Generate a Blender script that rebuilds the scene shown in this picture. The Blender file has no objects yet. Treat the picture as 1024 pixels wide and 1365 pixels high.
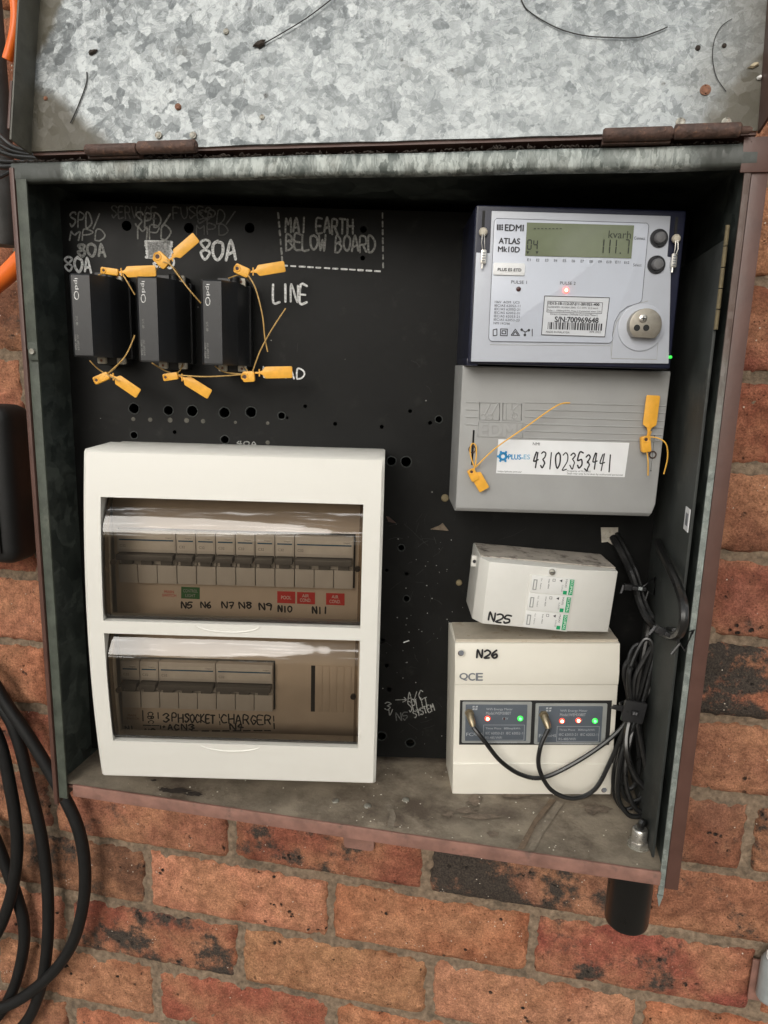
import bpy, bmesh, math, random
from mathutils import Vector, Matrix, noise

random.seed(11)
scn = bpy.context.scene
COL = scn.collection
R_ = math.radians

# ------------------------------------------------------------------ camera
CAM = Vector((0.5524, -0.7237, 0.4308))
RX = Vector((0.9813, 0.1906, 0.0282)); RD = Vector((0.0651, -0.1904, -0.9796)); RF = Vector((-0.1814, 0.9630, -0.1992))
FPX = 951.19                                   # focal length in photograph pixels (1024 x 1365)
cd = bpy.data.cameras.new('camera'); cam = bpy.data.objects.new('camera', cd); COL.objects.link(cam)
cd.sensor_fit = 'VERTICAL'; cd.sensor_height = 36.0; cd.lens = 36.0 * FPX / 1365.0
cd.clip_start = 0.02; cd.clip_end = 200
mw = Matrix(((RX.x, -RD.x, -RF.x, CAM.x), (RX.y, -RD.y, -RF.y, CAM.y), (RX.z, -RD.z, -RF.z, CAM.z), (0, 0, 0, 1)))
cam.matrix_world = mw
scn.camera = cam

# ------------------------------------------------------------------ sky and sun (bright overcast daylight)
SUN = Vector((-0.18, -0.88, 0.40)).normalized()     # towards the sun
w = bpy.data.worlds.new('World'); scn.world = w; w.use_nodes = True
nt = w.node_tree; nt.nodes.clear()
wo = nt.nodes.new('ShaderNodeOutputWorld'); bg = nt.nodes.new('ShaderNodeBackground')
sky = nt.nodes.new('ShaderNodeTexSky'); sky.sky_type = 'NISHITA'; sky.sun_disc = False
sky.sun_elevation = math.asin(SUN.z); sky.sun_rotation = math.atan2(SUN.x, SUN.y)
sky.air_density = 1.0; sky.dust_density = 3.0
tcw = nt.nodes.new('ShaderNodeTexCoord')
mpw = nt.nodes.new('ShaderNodeMapping'); mpw.inputs['Scale'].default_value = (1, 1, 1.6)
nzw = nt.nodes.new('ShaderNodeTexNoise'); nzw.inputs['Scale'].default_value = 13; nzw.inputs['Detail'].default_value = 9; nzw.inputs['Roughness'].default_value = .62
crw = nt.nodes.new('ShaderNodeValToRGB')
crw.color_ramp.elements[0].position = .565; crw.color_ramp.elements[0].color = (2.4, 2.55, 2.45, 1)
crw.color_ramp.elements[1].position = .65; crw.color_ramp.elements[1].color = (88, 87, 85.5, 1)
mxw = nt.nodes.new('ShaderNodeMixRGB'); mxw.inputs[0].default_value = .86
nt.links.new(tcw.outputs['Generated'], mpw.inputs[0]); nt.links.new(mpw.outputs[0], nzw.inputs['Vector'])
nt.links.new(nzw.outputs['Fac'], crw.inputs[0]); nt.links.new(sky.outputs[0], mxw.inputs[1]); nt.links.new(crw.outputs[0], mxw.inputs[2])
# below the horizon: plain brown-grey ground all round
sxw = nt.nodes.new('ShaderNodeSeparateXYZ'); nt.links.new(tcw.outputs['Generated'], sxw.inputs[0])
mrw = nt.nodes.new('ShaderNodeMapRange'); mrw.inputs[1].default_value = -.02; mrw.inputs[2].default_value = .02
nt.links.new(sxw.outputs[2], mrw.inputs[0])
mx2 = nt.nodes.new('ShaderNodeMixRGB'); mx2.inputs[1].default_value = (1.7, 1.45, 1.15, 1)
nt.links.new(mrw.outputs[0], mx2.inputs[0]); nt.links.new(mxw.outputs[0], mx2.inputs[2])
nt.links.new(mx2.outputs[0], bg.inputs['Color']); bg.inputs['Strength'].default_value = .085
nt.links.new(bg.outputs[0], wo.inputs['Surface'])
sl = bpy.data.lights.new('sun', 'SUN'); sl.energy = 1.5; sl.angle = R_(32); sl.color = (1.0, .955, .89)
so = bpy.data.objects.new('sun', sl); COL.objects.link(so); so.location = (0, -2, 3)
so.rotation_euler = (-SUN).to_track_quat('-Z', 'Y').to_euler()
vs = scn.view_settings; vs.view_transform = 'Standard'; vs.look = 'None'; vs.gamma = 1; vs.exposure = 0.47; vs.use_curve_mapping = False

# ------------------------------------------------------------------ frames: pixel -> point on a plane of known depth
PS = math.atan2(.184, .983)                          # the mounting board stands swung out by about 10 degrees
BU = Vector((math.cos(PS), math.sin(PS), 0)); BN = Vector((math.sin(PS), -math.cos(PS), 0)); BO = Vector((.4687, -.0898, 0))
BF = Matrix.Translation(BO) @ Matrix.Rotation(PS, 4, 'Z')
def ray(px, py):
    return RX * ((px - 512) / FPX) + RD * ((py - 682.5) / FPX) + RF
def W(px, py, y):
    d = ray(px, py); return CAM + d * ((y - CAM.y) / d.y)
def Z(px, py, z):
    d = ray(px, py); return CAM + d * ((z - CAM.z) / d.z)
def B(px, py, h):                                    # board frame (u, v) at height h over the board
    d = ray(px, py); t = (BO + BN * h - CAM).dot(BN) / d.dot(BN); P = CAM + d * t
    return (P - BO).dot(BU), P.z
def b3(px, py, h):
    u, v = B(px, py, h); return (u, -h, v)
LEAN = R_(11); LH = Vector((0, -.2, .580)); LUP = Vector((0, math.sin(LEAN), math.cos(LEAN))); LN = Vector((0, -math.cos(LEAN), math.sin(LEAN)))
def LW(x, s, t):                                     # lid frame -> world
    return LH + Vector((x, 0, 0)) + LUP * s + LN * t
def L(px, py, t=0):
    d = ray(px, py); k = (LH + LN * t - CAM).dot(LN) / d.dot(LN); P = CAM + d * k - LH
    return P.x, P.dot(LUP)

# ------------------------------------------------------------------ materials
def mat(name, col, rough=.5, metal=0, var=.12, scale=60, bump=0, bscale=400, dirt=None, spec=.5, coat=0, emit=None, rvar=.1):
    m = bpy.data.materials.new(name); m.use_nodes = True; t = m.node_tree; N = t.nodes; K = t.links
    b = N['Principled BSDF']; b.inputs['Metallic'].default_value = metal
    b.inputs['Specular IOR Level'].default_value = spec; b.inputs['Coat Weight'].default_value = coat
    tc = N.new('ShaderNodeTexCoord'); nz = N.new('ShaderNodeTexNoise'); nz.inputs['Scale'].default_value = scale
    nz.inputs['Detail'].default_value = 6; nz.inputs['Roughness'].default_value = .6
    K.new(tc.outputs['Object'], nz.inputs['Vector'])
    cr = N.new('ShaderNodeValToRGB'); e = cr.color_ramp.elements
    e[0].position = .3; e[1].position = .7
    e[0].color = [c * (1 - var) for c in col] + [1]; e[1].color = [min(1, c * (1 + var)) for c in col] + [1]
    K.new(nz.outputs['Fac'], cr.inputs[0]); out = cr.outputs[0]
    if dirt:
        dc, amt, ds = dirt
        n2 = N.new('ShaderNodeTexNoise'); n2.inputs['Scale'].default_value = ds; n2.inputs['Detail'].default_value = 10; n2.inputs['Roughness'].default_value = .7
        K.new(tc.outputs['Object'], n2.inputs['Vector'])
        r2 = N.new('ShaderNodeValToRGB'); r2.color_ramp.elements[0].position = .72 - .4 * amt; r2.color_ramp.elements[1].position = .80 - .25 * amt
        K.new(n2.outputs['Fac'], r2.inputs[0]); mx = N.new('ShaderNodeMixRGB'); mx.inputs[2].default_value = (*dc, 1)
        K.new(r2.outputs[0], mx.inputs[0]); K.new(out, mx.inputs[1]); out = mx.outputs[0]
    K.new(out, b.inputs['Base Color'])
    rr = N.new('ShaderNodeMapRange'); rr.inputs[3].default_value = max(.02, rough - rvar); rr.inputs[4].default_value = min(1, rough + rvar)
    K.new(nz.outputs['Fac'], rr.inputs[0]); K.new(rr.outputs[0], b.inputs['Roughness'])
    if bump:
        n3 = N.new('ShaderNodeTexNoise'); n3.inputs['Scale'].default_value = bscale; n3.inputs['Detail'].default_value = 5
        K.new(tc.outputs['Object'], n3.inputs['Vector'])
        bp = N.new('ShaderNodeBump'); bp.inputs['Strength'].default_value = bump; bp.inputs['Distance'].default_value = .001
        K.new(n3.outputs['Fac'], bp.inputs['Height']); K.new(bp.outputs[0], b.inputs['Normal'])
    if emit:
        b.inputs['Emission Color'].default_value = (*emit[0], 1); b.inputs['Emission Strength'].default_value = emit[1]
    return m

def brick_mat():
    m = bpy.data.materials.new('brick_clay'); m.use_nodes = True; t = m.node_tree; N = t.nodes; K = t.links; b = N['Principled BSDF']
    tc = N.new('ShaderNodeTexCoord'); oi = N.new('ShaderNodeObjectInfo')
    sc = N.new('ShaderNodeVectorMath'); sc.operation = 'SCALE'; sc.inputs[0].default_value = (17, 31, 23); K.new(oi.outputs['Random'], sc.inputs['Scale'])
    ad = N.new('ShaderNodeVectorMath'); ad.operation = 'ADD'; K.new(tc.outputs['Object'], ad.inputs[0]); K.new(sc.outputs[0], ad.inputs[1])
    def nz(scale, det=6, rough=.6):
        n = N.new('ShaderNodeTexNoise'); n.inputs['Scale'].default_value = scale; n.inputs['Detail'].default_value = det; n.inputs['Roughness'].default_value = rough
        K.new(ad.outputs[0], n.inputs['Vector']); return n.outputs['Fac']
    def ramp(src, p0, p1, c0=0, c1=1):
        r = N.new('ShaderNodeMapRange'); r.interpolation_type = 'SMOOTHSTEP'; r.inputs[1].default_value = p0; r.inputs[2].default_value = p1; r.inputs[3].default_value = c0; r.inputs[4].default_value = c1
        K.new(src, r.inputs[0]); return r.outputs[0]
    def mix(fac, a, c, mode='MIX'):
        x = N.new('ShaderNodeMixRGB'); x.blend_type = mode
        for i, v in ((0, fac), (1, a), (2, c)):
            if isinstance(v, (tuple, float)): x.inputs[i].default_value = v
            else: K.new(v, x.inputs[i])
        return x.outputs[0]
    big = nz(14, 5); mid = nz(70, 8, .7); fine = nz(520, 4, .7)
    c = mix(ramp(big, .35, .68), oi.outputs['Color'], (.43, .22, .125, 1.))
    c = mix(.8, oi.outputs['Color'], c)
    c = mix(ramp(nz(9, 4), .50, .72, 0, .75), c, mix(1., c, (.62, .46, .42, 1.), 'MULTIPLY'))
    c = mix(1., c, mix(ramp(mid, .25, .75), (.55, .5, .47, 1.), (1.3, 1.25, 1.2, 1.)), 'MULTIPLY')
    c = mix(.8, c, mix(ramp(fine, .3, .7), (.55, .53, .51, 1.), (1.40, 1.40, 1.40, 1.)), 'MULTIPLY')
    # burnt dark flashes, as much as the object's alpha says
    bn = nz(17, 9, .72)
    thr = N.new('ShaderNodeMath'); thr.operation = 'SUBTRACT'; thr.inputs[0].default_value = .87; K.new(oi.outputs['Alpha'], thr.inputs[1])
    df = N.new('ShaderNodeMath'); df.operation = 'SUBTRACT'; K.new(bn, df.inputs[0]); K.new(thr.outputs[0], df.inputs[1])
    c = mix(ramp(df.outputs[0], -.03, .09), c, mix(ramp(fine, .3, .7), (.024, .020, .017, 1.), (.085, .066, .052, 1.)))
    # iron spots
    vo = N.new('ShaderNodeTexVoronoi'); vo.inputs['Scale'].default_value = 120; K.new(ad.outputs[0], vo.inputs['Vector'])
    msk = N.new('ShaderNodeMath'); msk.operation = 'MULTIPLY'; K.new(ramp(vo.outputs['Distance'], .34, .22), msk.inputs[0]); K.new(ramp(nz(34, 4), .58, .66), msk.inputs[1])
    c = mix(msk.outputs[0], c, (.022, .017, .014, 1.))
    v3 = N.new('ShaderNodeTexVoronoi'); v3.inputs['Scale'].default_value = 230; K.new(ad.outputs[0], v3.inputs['Vector'])
    m3 = N.new('ShaderNodeMath'); m3.operation = 'MULTIPLY'; K.new(ramp(v3.outputs['Distance'], .26, .14), m3.inputs[0]); K.new(ramp(nz(75, 4), .50, .60), m3.inputs[1])
    c = mix(m3.outputs[0], c, mix(1., c, (.42, .36, .33, 1.), 'MULTIPLY'))
    v2 = N.new('ShaderNodeTexVoronoi'); v2.inputs['Scale'].default_value = 210; K.new(ad.outputs[0], v2.inputs['Vector'])
    m2 = N.new('ShaderNodeMath'); m2.operation = 'MULTIPLY'; K.new(ramp(v2.outputs['Distance'], .20, .12), m2.inputs[0]); K.new(ramp(nz(60, 3), .60, .64), m2.inputs[1])
    c = mix(m2.outputs[0], c, (.62, .55, .46, 1.))
    K.new(c, b.inputs['Base Color']); b.inputs['Roughness'].default_value = .86; b.inputs['Specular IOR Level'].default_value = .3
    h = N.new('ShaderNodeMath'); h.operation = 'ADD'; K.new(mid, h.inputs[0])
    h2 = N.new('ShaderNodeMath'); h2.operation = 'MULTIPLY'; h2.inputs[1].default_value = .45; K.new(fine, h2.inputs[0]); K.new(h2.outputs[0], h.inputs[1])
    h3 = N.new('ShaderNodeMath'); h3.operation = 'SUBTRACT'; K.new(h.outputs[0], h3.inputs[0]); K.new(msk.outputs[0], h3.inputs[1])
    bp = N.new('ShaderNodeBump'); bp.inputs['Strength'].default_value = 1.0; bp.inputs['Distance'].default_value = .0036
    K.new(h3.outputs[0], bp.inputs['Height']); K.new(bp.outputs[0], b.inputs['Normal'])
    return m

def galv_mat(name, lo, hi, scale, metal=.55, rough=.42, paint=None, paintcol=(.035, .035, .028), dirtcol=(.10, .085, .06), dirt=.5, stretch=(1, 1, 1), spots=0, tilt=.22):
    """zinc spangle; paint = list of (axis, edge0, edge1) in metres where dark overspray covers the zinc"""
    m = bpy.data.materials.new(name); m.use_nodes = True; t = m.node_tree; N = t.nodes; K = t.links; b = N['Principled BSDF']
    tc = N.new('ShaderNodeTexCoord'); mp = N.new('ShaderNodeMapping'); mp.inputs['Scale'].default_value = stretch; K.new(tc.outputs['Object'], mp.inputs[0])
    wn = N.new('ShaderNodeTexNoise'); wn.inputs['Scale'].default_value = scale * 1.7; wn.inputs['Detail'].default_value = 5; wn.inputs['Roughness'].default_value = .65; K.new(mp.outputs[0], wn.inputs['Vector'])
    sb = N.new('ShaderNodeVectorMath'); sb.operation = 'SUBTRACT'; sb.inputs[1].default_value = (.5, .5, .5); K.new(wn.outputs['Color'], sb.inputs[0])
    s2 = N.new('ShaderNodeVectorMath'); s2.operation = 'SCALE'; s2.inputs['Scale'].default_value = .75 / scale; K.new(sb.outputs[0], s2.inputs[0])
    ad = N.new('ShaderNodeVectorMath'); ad.operation = 'ADD'; K.new(mp.outputs[0], ad.inputs[0]); K.new(s2.outputs[0], ad.inputs[1])
    fac = None
    for sc, wt in ((scale, .38), (scale * 2.3, .40), (scale * .35, .22)):
        v = N.new('ShaderNodeTexVoronoi'); v.inputs['Scale'].default_value = sc; K.new(ad.outputs[0], v.inputs['Vector'])
        sp = N.new('ShaderNodeSeparateColor'); K.new(v.outputs['Color'], sp.inputs[0])
        mu = N.new('ShaderNodeMath'); mu.operation = 'MULTIPLY'; mu.inputs[1].default_value = wt; K.new(sp.outputs[0], mu.inputs[0])
        if fac is None: fac = mu.outputs[0]
        else:
            a = N.new('ShaderNodeMath'); a.operation = 'ADD'; K.new(fac, a.inputs[0]); K.new(mu.outputs[0], a.inputs[1]); fac = a.outputs[0]
    # feathered streaks inside each crystal, each crystal with its own direction
    vd = N.new('ShaderNodeTexVoronoi'); vd.inputs['Scale'].default_value = scale; K.new(ad.outputs[0], vd.inputs['Vector'])
    sd = N.new('ShaderNodeSeparateColor'); K.new(vd.outputs['Color'], sd.inputs[0])
    an = N.new('ShaderNodeMath'); an.operation = 'MULTIPLY'; an.inputs[1].default_value = 6.283; K.new(sd.outputs[1], an.inputs[0])
    co = N.new('ShaderNodeMath'); co.operation = 'COSINE'; K.new(an.outputs[0], co.inputs[0]); si = N.new('ShaderNodeMath'); si.operation = 'SINE'; K.new(an.outputs[0], si.inputs[0])
    cb = N.new('ShaderNodeCombineXYZ'); K.new(co.outputs[0], cb.inputs[0]); K.new(si.outputs[0], cb.inputs[2])
    dt_ = N.new('ShaderNodeVectorMath'); dt_.operation = 'DOT_PRODUCT'; K.new(cb.outputs[0], dt_.inputs[0]); K.new(ad.outputs[0], dt_.inputs[1])
    wv = N.new('ShaderNodeTexNoise'); wv.noise_dimensions = '1D'; wv.inputs['Scale'].default_value = scale * 7; wv.inputs['Detail'].default_value = 3; K.new(dt_.outputs['Value'], wv.inputs['W'])
    wr = N.new('ShaderNodeMapRange'); wr.inputs[3].default_value = -.30; wr.inputs[4].default_value = .30; K.new(wv.outputs['Fac'], wr.inputs[0])
    a = N.new('ShaderNodeMath'); a.operation = 'ADD'; K.new(fac, a.inputs[0]); K.new(wr.outputs[0], a.inputs[1]); fac = a.outputs[0]
    wv = N.new('ShaderNodeTexNoise'); wv.inputs['Scale'].default_value = scale * 5; wv.inputs['Detail'].default_value = 4; K.new(mp.outputs[0], wv.inputs['Vector'])
    wr = N.new('ShaderNodeMapRange'); wr.inputs[3].default_value = -.14; wr.inputs[4].default_value = .14; K.new(wv.outputs['Fac'], wr.inputs[0])
    a = N.new('ShaderNodeMath'); a.operation = 'ADD'; K.new(fac, a.inputs[0]); K.new(wr.outputs[0], a.inputs[1]); fac = a.outputs[0]
    cr = N.new('ShaderNodeValToRGB'); e = cr.color_ramp.elements
    e[0].position = .22; e[0].color = (*lo, 1); e[1].position = .84; e[1].color = (*hi, 1)
    e2 = e.new(.50); e2.color = [(x * .62 + y * .38) for x, y in zip(lo, hi)] + [1]
    K.new(fac, cr.inputs[0]); c = cr.outputs[0]
    n2 = N.new('ShaderNodeTexNoise'); n2.inputs['Scale'].default_value = 22; n2.inputs['Detail'].default_value = 10; n2.inputs['Roughness'].default_value = .7; K.new(tc.outputs['Object'], n2.inputs['Vector'])
    r2 = N.new('ShaderNodeMapRange'); r2.inputs[1].default_value = .78 - .4 * dirt; r2.inputs[2].default_value = .95 - .25 * dirt; r2.inputs[4].default_value = .8; K.new(n2.outputs['Fac'], r2.inputs[0])
    mx = N.new('ShaderNodeMixRGB'); mx.inputs[2].default_value = (*dirtcol, 1); K.new(r2.outputs[0], mx.inputs[0]); K.new(c, mx.inputs[1]); c = mx.outputs[0]
    met = None
    if spots:
        vs_ = N.new('ShaderNodeTexVoronoi'); vs_.inputs['Scale'].default_value = spots; K.new(tc.outputs['Object'], vs_.inputs['Vector'])
        ms = N.new('ShaderNodeMapRange'); ms.inputs[1].default_value = .16; ms.inputs[2].default_value = .10; K.new(vs_.outputs['Distance'], ms.inputs[0])
        mk = N.new('ShaderNodeMath'); mk.operation = 'MULTIPLY'; K.new(ms.outputs[0], mk.inputs[0])
        rk = N.new('ShaderNodeMapRange'); rk.inputs[1].default_value = .52; rk.inputs[2].default_value = .6; K.new(n2.outputs['Fac'], rk.inputs[0]); K.new(rk.outputs[0], mk.inputs[1])
        mx = N.new('ShaderNodeMixRGB'); mx.inputs[2].default_value = (.03, .025, .02, 1); K.new(mk.outputs[0], mx.inputs[0]); K.new(c, mx.inputs[1]); c = mx.outputs[0]
    if paint:
        sx = N.new('ShaderNodeSeparateXYZ'); K.new(tc.outputs['Object'], sx.inputs[0])
        n4 = N.new('ShaderNodeTexNoise'); n4.inputs['Scale'].default_value = 16; n4.inputs['Detail'].default_value = 8; n4.inputs['Roughness'].default_value = .6; K.new(tc.outputs['Object'], n4.inputs['Vector'])
        tot = None
        for ax, e0, e1, wob in paint:
            ja = N.new('ShaderNodeMath'); ja.operation = 'MULTIPLY_ADD'; K.new(n4.outputs['Fac'], ja.inputs[0]); ja.inputs[1].default_value = wob
            if isinstance(ax, int): K.new(sx.outputs[ax], ja.inputs[2])
            else:
                dt = N.new('ShaderNodeVectorMath'); dt.operation = 'DOT_PRODUCT'; dt.inputs[1].default_value = ax; K.new(tc.outputs['Object'], dt.inputs[0]); K.new(dt.outputs['Value'], ja.inputs[2])
            r = N.new('ShaderNodeMapRange'); r.inputs[1].default_value = e0 + wob * .5; r.inputs[2].default_value = e1 + wob * .5; K.new(ja.outputs[0], r.inputs[0])
            if tot is None: tot = r.outputs[0]
            else:
                x = N.new('ShaderNodeMath'); x.operation = 'MAXIMUM'; K.new(tot, x.inputs[0]); K.new(r.outputs[0], x.inputs[1]); tot = x.outputs[0]
        mx = N.new('ShaderNodeMixRGB')
        pc = N.new('ShaderNodeMixRGB'); pc.inputs[1].default_value = (*[x * .7 for x in paintcol], 1); pc.inputs[2].default_value = (*[x * 1.7 for x in paintcol], 1); K.new(n2.outputs['Fac'], pc.inputs[0])
        K.new(tot, mx.inputs[0]); K.new(c, mx.inputs[1]); K.new(pc.outputs[0], mx.inputs[2]); c = mx.outputs[0]
        mm = N.new('ShaderNodeMapRange'); mm.inputs[3].default_value = metal; mm.inputs[4].default_value = 0; K.new(tot, mm.inputs[0]); met = mm.outputs[0]
    K.new(c, b.inputs['Base Color'])
    if met: K.new(met, b.inputs['Metallic'])
    else: b.inputs['Metallic'].default_value = metal
    rr = N.new('ShaderNodeMapRange'); rr.inputs[3].default_value = rough - .08; rr.inputs[4].default_value = rough + .18; K.new(fac, rr.inputs[0]); K.new(rr.outputs[0], b.inputs['Roughness'])
    bp = N.new('ShaderNodeBump'); bp.inputs['Strength'].default_value = .25; bp.inputs['Distance'].default_value = .0006; K.new(fac, bp.inputs['Height'])
    ts = N.new('ShaderNodeVectorMath'); ts.operation = 'SUBTRACT'; ts.inputs[1].default_value = (.5, .5, .5); K.new(vd.outputs['Color'], ts.inputs[0])
    tk = N.new('ShaderNodeVectorMath'); tk.operation = 'SCALE'; tk.inputs['Scale'].default_value = tilt; K.new(ts.outputs[0], tk.inputs[0])
    ta = N.new('ShaderNodeVectorMath'); ta.operation = 'ADD'; K.new(bp.outputs[0], ta.inputs[0]); K.new(tk.outputs[0], ta.inputs[1])
    tn = N.new('ShaderNodeVectorMath'); tn.operation = 'NORMALIZE'; K.new(ta.outputs[0], tn.inputs[0]); K.new(tn.outputs[0], b.inputs['Normal'])
    return m

def tint_mat(name, col, gloss=.9):
    m = bpy.data.materials.new(name); m.use_nodes = True; t = m.node_tree; N = t.nodes; K = t.links; N.clear()
    o = N.new('ShaderNodeOutputMaterial'); tr = N.new('ShaderNodeBsdfTransparent'); tr.inputs[0].default_value = (*col, 1)
    gl = N.new('ShaderNodeBsdfGlossy'); gl.inputs['Roughness'].default_value = .06; gl.inputs[0].default_value = (gloss, gloss, gloss, 1)
    fr = N.new('ShaderNodeFresnel'); fr.inputs[0].default_value = 1.62; mx = N.new('ShaderNodeMixShader')
    tc = N.new('ShaderNodeTexCoord'); nz = N.new('ShaderNodeTexNoise'); nz.inputs['Scale'].default_value = 24; K.new(tc.outputs['Object'], nz.inputs['Vector'])
    bp = N.new('ShaderNodeBump'); bp.inputs['Strength'].default_value = .12; bp.inputs['Distance'].default_value = .004; K.new(nz.outputs['Fac'], bp.inputs['Height'])
    K.new(bp.outputs[0], gl.inputs['Normal']); K.new(bp.outputs[0], fr.inputs['Normal'])
    K.new(fr.outputs[0], mx.inputs[0]); K.new(tr.outputs[0], mx.inputs[1]); K.new(gl.outputs[0], mx.inputs[2]); K.new(mx.outputs[0], o.inputs['Surface'])
    return m

MT = {}
MT['brick'] = brick_mat()
MT['mortar'] = mat('mortar', (.205, .150, .104), .95, var=.45, scale=160, bump=1.0, bscale=700, dirt=((.10, .078, .056), .55, 45), spec=.2)
MT['lid'] = galv_mat('galvanised_lid', (.165, .18, .185), (.43, .455, .46), 135, metal=.5, rough=.42, dirt=.46, spots=70,
    paint=[((-1, 0, .50), .556, .562, .03), ((1, 0, -.75), -.192, -.176, .07), ((-1, 0, -1.3), -.548, -.532, .04), ((1, 0, 0), .215, .300, .06)], paintcol=(.075, .068, .05))
MT['lidflange'] = mat('dull_olive_lid_flange', (.085, .082, .066), .5, var=.3, scale=60, bump=.2, dirt=((.05, .043, .032), .5, 40))
MT['rail'] = galv_mat('galvanised_rail', (.085, .10, .093), (.40, .43, .41), 150, metal=.35, rough=.45, dirt=.62, stretch=(1, 1, .35), paint=[((1, 0, 0), .222, .240, .03), ((-1, 0, 0), .218, .222, .012)], paintcol=(.045, .05, .045), spots=160)
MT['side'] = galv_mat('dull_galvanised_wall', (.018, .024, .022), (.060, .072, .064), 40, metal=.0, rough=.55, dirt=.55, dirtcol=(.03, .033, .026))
MT['liner'] = mat('dark_grey_liner', (.026, .030, .028), .6, var=.4, scale=26, dirt=((.060, .064, .056), .36, 45), bump=.2)
MT['edgegrey'] = galv_mat('worn_zinc_edge', (.15, .17, .16), (.27, .30, .275), 160, metal=.2, rough=.5, dirt=.6, paint=[(2, .33, .42, .16)], paintcol=(.075, .048, .038))
MT['green'] = mat('dark_green_lip', (.060, .070, .055), .6, var=.35, scale=70, bump=.3, dirt=((.10, .11, .085), .4, 50))
MT['brown'] = mat('brown_paint', (.085, .040, .030), .45, var=.15, scale=45, bump=.15, bscale=250, dirt=((.16, .10, .08), .18, 140))
MT['pink'] = mat('faded_pink_brown_paint', (.225, .115, .088), .7, var=.3, scale=50, bump=.3, dirt=((.11, .07, .055), .4, 60))
MT['floor'] = mat('dirty_zinc_floor', (.235, .195, .145), .7, var=.35, scale=28, bump=.5, bscale=300, dirt=((.10, .075, .055), .62, 16))
MT['rustrun'] = mat('rusty_stain', (.15, .105, .07), .8, var=.3, scale=200, bump=.4)
MT['limerun'] = mat('pale_stain', (.20, .165, .125), .8, var=.3, scale=200, bump=.4)
MT['grime'] = mat('brown_grime', (.15, .115, .085), .85, var=.45, scale=120, bump=.6)
MT['rust'] = mat('rusty_brown_hinge', (.075, .042, .032), .7, var=.5, scale=160, bump=.8, dirt=((.19, .10, .06), .42, 200))
MT['rivet'] = mat('dirty_zinc_rivet', (.30, .29, .25), .5, metal=.4, var=.3, scale=400, dirt=((.12, .06, .035), .5, 300))
MT['rustrivet'] = mat('rusty_rivet', (.20, .085, .045), .7, var=.5, scale=500)
MT['board'] = mat('black_board', (.0036, .0037, .0034), .5, var=.35, scale=30, bump=.15, bscale=120, dirt=((.013, .013, .0115), .34, 48), spec=.24)
MT['hollow'] = mat('dark_cavity', (.004, .004, .004), .9)
MT['chalk'] = mat('white_paint_marker', (.66, .67, .64), .8, var=.55, scale=700)
MT['chalkdim'] = mat('faded_white_marker', (.25, .25, .235), .8, var=.7, scale=800)
MT['chalkfaint'] = mat('faint_shaded_marker', (.085, .085, .08), .8, var=.7, scale=800)  # faint white writing, with the shade under the cabinet top put into its grey
MT['scratch'] = mat('dull_scratch', (.030, .030, .028), .8, var=.6, scale=300)
MT['ink'] = mat('black_marker', (.012, .012, .014), .5)
MT['print'] = mat('black_print', (.03, .03, .035), .5)
MT['printgrey'] = mat('grey_print', (.17, .18, .2), .5)
MT['fuse'] = mat('black_fuse_plastic', (.020, .021, .023), .38, var=.12, scale=200, bump=.08, bscale=900)
MT['fuseside'] = mat('black_moulded_base', (.010, .010, .011), .5)
MT['lug'] = mat('pale_plastic_lug', (.50, .46, .38), .6, var=.2, scale=300, dirt=((.2, .15, .1), .3, 300))
MT['yellow'] = mat('yellow_seal_plastic', (.80, .40, .045), .42, var=.1, scale=150, bump=.1)
MT['cord'] = mat('tan_seal_cord', (.50, .31, .10), .6, var=.2, scale=400)
MT['ycord'] = mat('yellow_seal_cord', (.78, .42, .06), .5)
MT['navy'] = mat('navy_meter_base', (.012, .014, .032), .32, var=.15, scale=60)
MT['plate'] = mat('pale_grey_faceplate', (.46, .485, .54), .33, var=.03, scale=20, dirt=((.36, .37, .40), .12, 120))
MT['plate2'] = mat('bluish_window_panel', (.51, .545, .62), .22, var=.03, scale=20)
MT['lcd'] = mat('green_lcd', (.145, .168, .100), .10, var=.10, scale=30, spec=.6)
MT['lcdseg'] = mat('lcd_segments', (.016, .020, .012), .3)
MT['termcover'] = mat('grey_terminal_cover', (.335, .337, .332), .45, var=.04, scale=40, bump=.06, bscale=1400, dirt=((.15, .15, .14), .08, 60))
MT['ridge'] = mat('grey_moulded_ridge', (.35, .352, .347), .42, var=.04)
MT['sticker'] = mat('white_sticker', (.74, .75, .76), .4, var=.03, scale=60)
MT['label'] = mat('silver_label', (.55, .57, .60), .4, var=.03)
MT['blue'] = mat('cyan_print', (.02, .24, .50), .5)
MT['cyan'] = mat('light_cyan_print', (.10, .38, .58), .5)
MT['btn'] = mat('grey_button', (.12, .12, .125), .4)
MT['btnring'] = mat('black_button_ring', (.015, .015, .018), .35)
MT['port'] = mat('brushed_port_metal', (.36, .33, .28), .38, metal=.75, var=.12, scale=300)
MT['steel'] = mat('bright_steel', (.62, .60, .56), .3, metal=.9, var=.15, scale=300)
MT['redled'] = mat('red_led', (.9, .12, .10), .3, emit=((1, .05, .04), 5))
MT['redlens'] = mat('red_led_lens', (.55, .07, .05), .3, emit=((1, .06, .03), .8))
MT['hotled'] = mat('led_core', (1, .7, .5), .3, emit=((1, .42, .24), 7))
MT['greenled'] = mat('green_led', (.15, .9, .15), .3, emit=((.06, 1, .12), 4))
MT['greenlens'] = mat('green_led_lens', (.05, .45, .07), .3, emit=((.03, 1, .08), .6))
MT['darkled'] = mat('unlit_led', (.06, .02, .02), .3)
MT['white'] = mat('white_board_plastic', (.68, .665, .615), .42, var=.015, scale=12, dirt=((.62, .60, .55), .05, 50))
MT['tint'] = tint_mat('smoky_brown_cover', (.61, .555, .49))
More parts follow.
